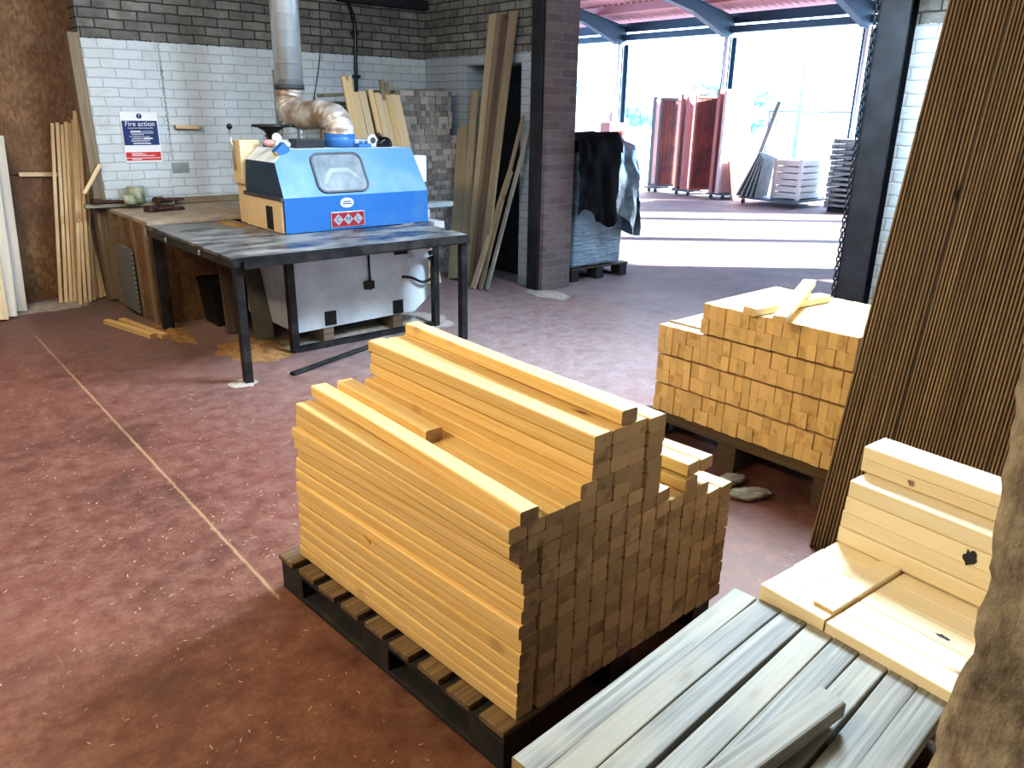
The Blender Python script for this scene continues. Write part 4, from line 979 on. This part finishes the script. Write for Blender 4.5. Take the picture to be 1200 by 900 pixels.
# whiter material further left
fence_panel('wide sunlit white panel standing left of the panel trolleys', 12.6, 14.3, 16.0, 1.25, .08, 'yard_white', 'yard_white', z0=.05, boards=9)
fence_panel('second sunlit white panel at the far left of the yard', 13.6, 14.3, 16.0, 1.3, .08, 'yard_white', 'yard_white', z0=.05, boards=9)
fence_panel('narrow red panel upright far left in the yard', 14.2, 15.6, 16.1, 1.7, .08, 'panel_red', 'pink_edge', z0=.0, boards=3)
fence_panel('pink panel standing behind the white panels near the canopy post', 13.1, 16.4, 17.3, 1.9, .08, 'panel_red', 'panel_pale', z0=.0, boards=4)
t = thing('orange_crate', 'small orange slatted crate on the white panels far left in the yard', 'crate', (13.95, 12.75, 1.0))
b = nb()
for k in range(5): bx(b, .13*k, .13*k+.1, 0, .3, 0, .45)
obj('slats', b, 'pink_edge', t); obj('crate_base', box(0, .62, 0.0, .32, -.98, -.002), 'yard_white', t)
# far side: railing, shed, tree crowns, lamp post
t = thing('metal_railing', 'dark metal railing far behind the stack of grey slatted frames', 'railing', (19, 9.0, 0))
b = nb()
for k in range(26): bx(b, 0, .02, .11*k, .11*k+.02, .1, 1.75)
obj('bars', b, 'rail', t); obj('top_rail', box(-.01, .03, 0, 2.8, 1.75, 1.79), 'rail', t); obj('bottom_rail', box(-.01, .03, 0, 2.8, .1, .14), 'rail', t)
for y in (0, 2.76): obj('railing_post', box(-.02, .04, y, y+.05, -.004, 1.8), 'rail', t)
t = thing('distant_shed', 'pale distant shed with a flat roofline beyond the yard', 'shed', (31, 28, 0))
obj('shed_walls', box(0, 8, 0, 14, -.004, 2.7), 'yard_white', t); obj('shed_roof', box(-.4, 8.4, -.4, 14.4, 2.7, 2.95), 'foliage', t)
for i, (x, y, r, h, lab) in enumerate(((30, 21.3, 1.5, 2.2, 'hazy blue-green tree beyond the yard behind the second canopy post'), (30, 26.0, 1.3, 1.6, 'low hazy tree beyond the yard right of the first canopy post'), (30, 23.6, 1.4, 1.2, 'low hazy bush between the two hazy trees'), (29, 18.9, 1.3, 2.0, 'hazy tree right of the second canopy post'))):
    t = thing('tree', lab, 'tree', (x, y, 0)); b = nb()
    for k in range(60):
        a, c, q = random.uniform(0, 6.28), random.uniform(-1, 1), random.random()**.4*r
        ball(b, (q*math.cos(a)*math.sqrt(1-c*c), q*math.sin(a)*math.sqrt(1-c*c), h+q*c*.7), random.uniform(.15, .34), 1)
    obj('crown', b, 'foliage', t); obj('trunk', tube(nb(), [(0, 0, -.004), (.05, 0, h)], [.14, .08], 10), 'rail', t)
b = nb(); tube(b, [(19, 10.95, 0), (19, 10.95, 6)], .07, 12); tag(obj('lamp_post', b, 'foliage'), 'faint pale pole rising beyond the yard left of the black post', 'pole')

# ------------------------------------------------------------------ sawdust flakes scattered on the floor
b = nb(); rng = random.Random(5)
for k in range(2200):
    x, y = rng.uniform(-1.6, 4.8), rng.uniform(.6, 7.2)
    if rng.random() < .45: x = .95+rng.gauss(0, .5); y = rng.uniform(1.0, 6.5)
    if 0.93 < x < 2.05 and 1.15 < y < 2.45: continue
    if x > 3.0 and y < 2.6 or x > 1.5 and y < 1.0: continue
    s = rng.uniform(.0011, .0034); a = rng.uniform(0, 6.28); l = s*rng.uniform(1, 3.2)
    c, d = math.cos(a), math.sin(a)
    vs = [b.verts.new((x+c*p*l-d*q*s*.5, y+d*p*l+c*q*s*.5, .0012+rng.random()*.001)) for p, q in ((-1, -1), (1, -1), (1, 1), (-1, 1))]
    b.faces.new(vs)
o = obj('sawdust_flakes', b, 'flake'); tag(o, 'pale wood shavings and flakes scattered over the red floor', 'sawdust', kind='stuff')

# ------------------------------------------------------------------ lights
def added_lamp(label, x, y, z, L, rz, watts, colr, aim):  # unseen added lamp; housing, tube and hangers are made up around it
    t = thing('added_ceiling_light', label, 'light', (x, y, z), rz)
    obj('added_housing', box(-L/2, L/2, -.06, .06, .06, .12, .005), 'white', t); b = nb(); tube(b, [(-L/2+.02, 0, .03), (L/2-.02, 0, .03)], .014, 10); obj('added_tube', b, 'tube', t)
    obj('suspension', bx(bx(nb(), -L/2+.1, -L/2+.11, -.005, .005, .12, CE-z), L/2-.11, L/2-.1, -.005, .005, .12, CE-z), 'rubber', t)
    lt = bpy.data.lights.new('added_tube_light', 'AREA'); lt.shape = 'RECTANGLE'; lt.size = L; lt.size_y = .22; lt.energy = watts; lt.color = colr
    o = bpy.data.objects.new('added_tube_light', lt); COL.objects.link(o); o.location = (x, y, z-.02)
    d = (Vector(aim)-Vector((x, y, z))).normalized(); o.rotation_euler = d.to_track_quat('-Z', 'Y').to_euler()
    ex = o.matrix_world
    return o
WARM = (1, .80, .50)
added_lamp('assumed unseen warm lamp over the floor left of the centre pile', -1.25, 2.1, 2.95, 1.5, R(90), 104, WARM, (1.1, 1.6, .4))  # lamp assumed from the warm light on left-facing boards; its fitting is made up
added_lamp('added unseen warm lamp over the left wall area', .2, 5.2, 3.0, 1.5, R(90), 55, (1, .82, .6), (1.4, 5.4, 0))  # unseen lamp added to light the left wall area
def ceiling_fill(n, x, y, sx, sy, watts, colr, aim, z=3.36):  # unseen cool fill lamp added under the ceiling, framed like a roof window
    b = nb(); bx(b, x-sx/2-.05, x+sx/2+.05, y-sy/2-.05, y-sy/2, z+.06, CE); bx(b, x-sx/2-.05, x+sx/2+.05, y+sy/2, y+sy/2+.05, z+.06, CE)
    bx(b, x-sx/2-.05, x-sx/2, y-sy/2, y+sy/2, z+.06, CE); bx(b, x+sx/2, x+sx/2+.05, y-sy/2, y+sy/2, z+.06, CE)
    struct('window_%d' % n, b, 'white')  # frame made up around the added fill lamp
    lt = bpy.data.lights.new('ceiling_fill', 'AREA'); lt.shape = 'RECTANGLE'; lt.size = sx; lt.size_y = sy; lt.energy = watts; lt.color = colr
    o = bpy.data.objects.new('ceiling_fill', lt); COL.objects.link(o); o.location = (x, y, z)
    o.rotation_euler = (Vector(aim)-Vector((x, y, z))).normalized().to_track_quat('-Z', 'Y').to_euler()
ceiling_fill(1, 4.05, 2.25, 1.1, 1.7, 760, (.64, .82, 1), (1.4, 1.7, .6))  # added to whiten the pile tops from the yard side
ceiling_fill(2, 2.6, 3.7, 1.5, 1.5, 95, (.66, .83, 1), (2.6, 6.6, .9))  # added to brighten the back wall and the machine front
added_lamp('neutral fill lamp added behind the viewer over the front stacks', 1.9, -1.3, 3.0, 1.5, 0, 22, (1, .93, .84), (1.6, .9, .4))  # unseen lamp added to lift the dim board ends
sun = bpy.data.lights.new('sun', 'SUN'); sun.energy = 45; sun.angle = R(.6); sun.color = (1, .97, .92)
o = bpy.data.objects.new('sun', sun); COL.objects.link(o); e = R(17)
sd = Vector((.755*math.cos(e), -.656*math.cos(e), math.sin(e))); o.rotation_euler = (-sd).to_track_quat('-Z', 'Y').to_euler()
w = bpy.data.worlds.new('world'); S.world = w; w.use_nodes = True
w.node_tree.nodes['Background'].inputs[0].default_value = (.46, .69, 1, 1); w.node_tree.nodes['Background'].inputs[1].default_value = 11.0
S.view_settings.view_transform = 'Standard'; S.view_settings.look = 'Medium High Contrast'; S.view_settings.exposure = 0; S.view_settings.gamma = 1

# ------------------------------------------------------------------ shared group phrases for the repeats
GROUPS = {'squared_timber': 'squared timbers in the stack by the yard opening', 'stacked_timber': 'timber ends in the back corner stack', 'grey_board': 'weathered grey boards in the front stack',
  'pine_board': 'white pine boards in the right pile', 'decking_board': 'ribbed decking boards leaning at the right', 'leaning_lath': 'laths leaning on the chipboard wall', 'white_board': 'white boards leaning at the far left',
  'leaning_board': 'boards leaning behind the blue machine', 'leaning_plank': 'planks leaning by the doorway', 'slatted_frame': 'slatted frames stacked in the yard', 'fence_panel': 'fence panels standing in the yard',
  'yard_board': 'boards leaning in the yard', 'trolley': 'trolleys in the yard', 'tree': 'trees beyond the yard', 'work_glove': 'gloves on the bench', 'packing_block': 'packing blocks under the machine', 'pallet': 'pallets on the floor',
  'sawdust_heap': 'sawdust heaps', 'timber_offcut': 'offcuts on the floor by the bench', 'timber_bearer': 'bearers under the front piles', 'spacer_lath': 'spacer laths in the stack by the yard', 'added_ceiling_light': 'assumed or added unseen lamps in the workshop',
  'perforated_strut': 'struts behind the duct', 'flat_bar': 'steel bars on the floor', 'scrap_board': 'boards under the table', 'loose_board': 'loose boards on the rear stack', 'stacked_board': 'boards on top of the corner stack', 'wood_scrap': 'bark scraps by the rear pallet'}
for o in COL.objects:
    if o.parent is None and o.get('label') and o.get('kind') != 'structure':
        k = o.name.split('.')[0]
        if k == 'timber_batten': o['group'] = 'pine battens in the centre pile'
        elif k in GROUPS: o['group'] = GROUPS[k]
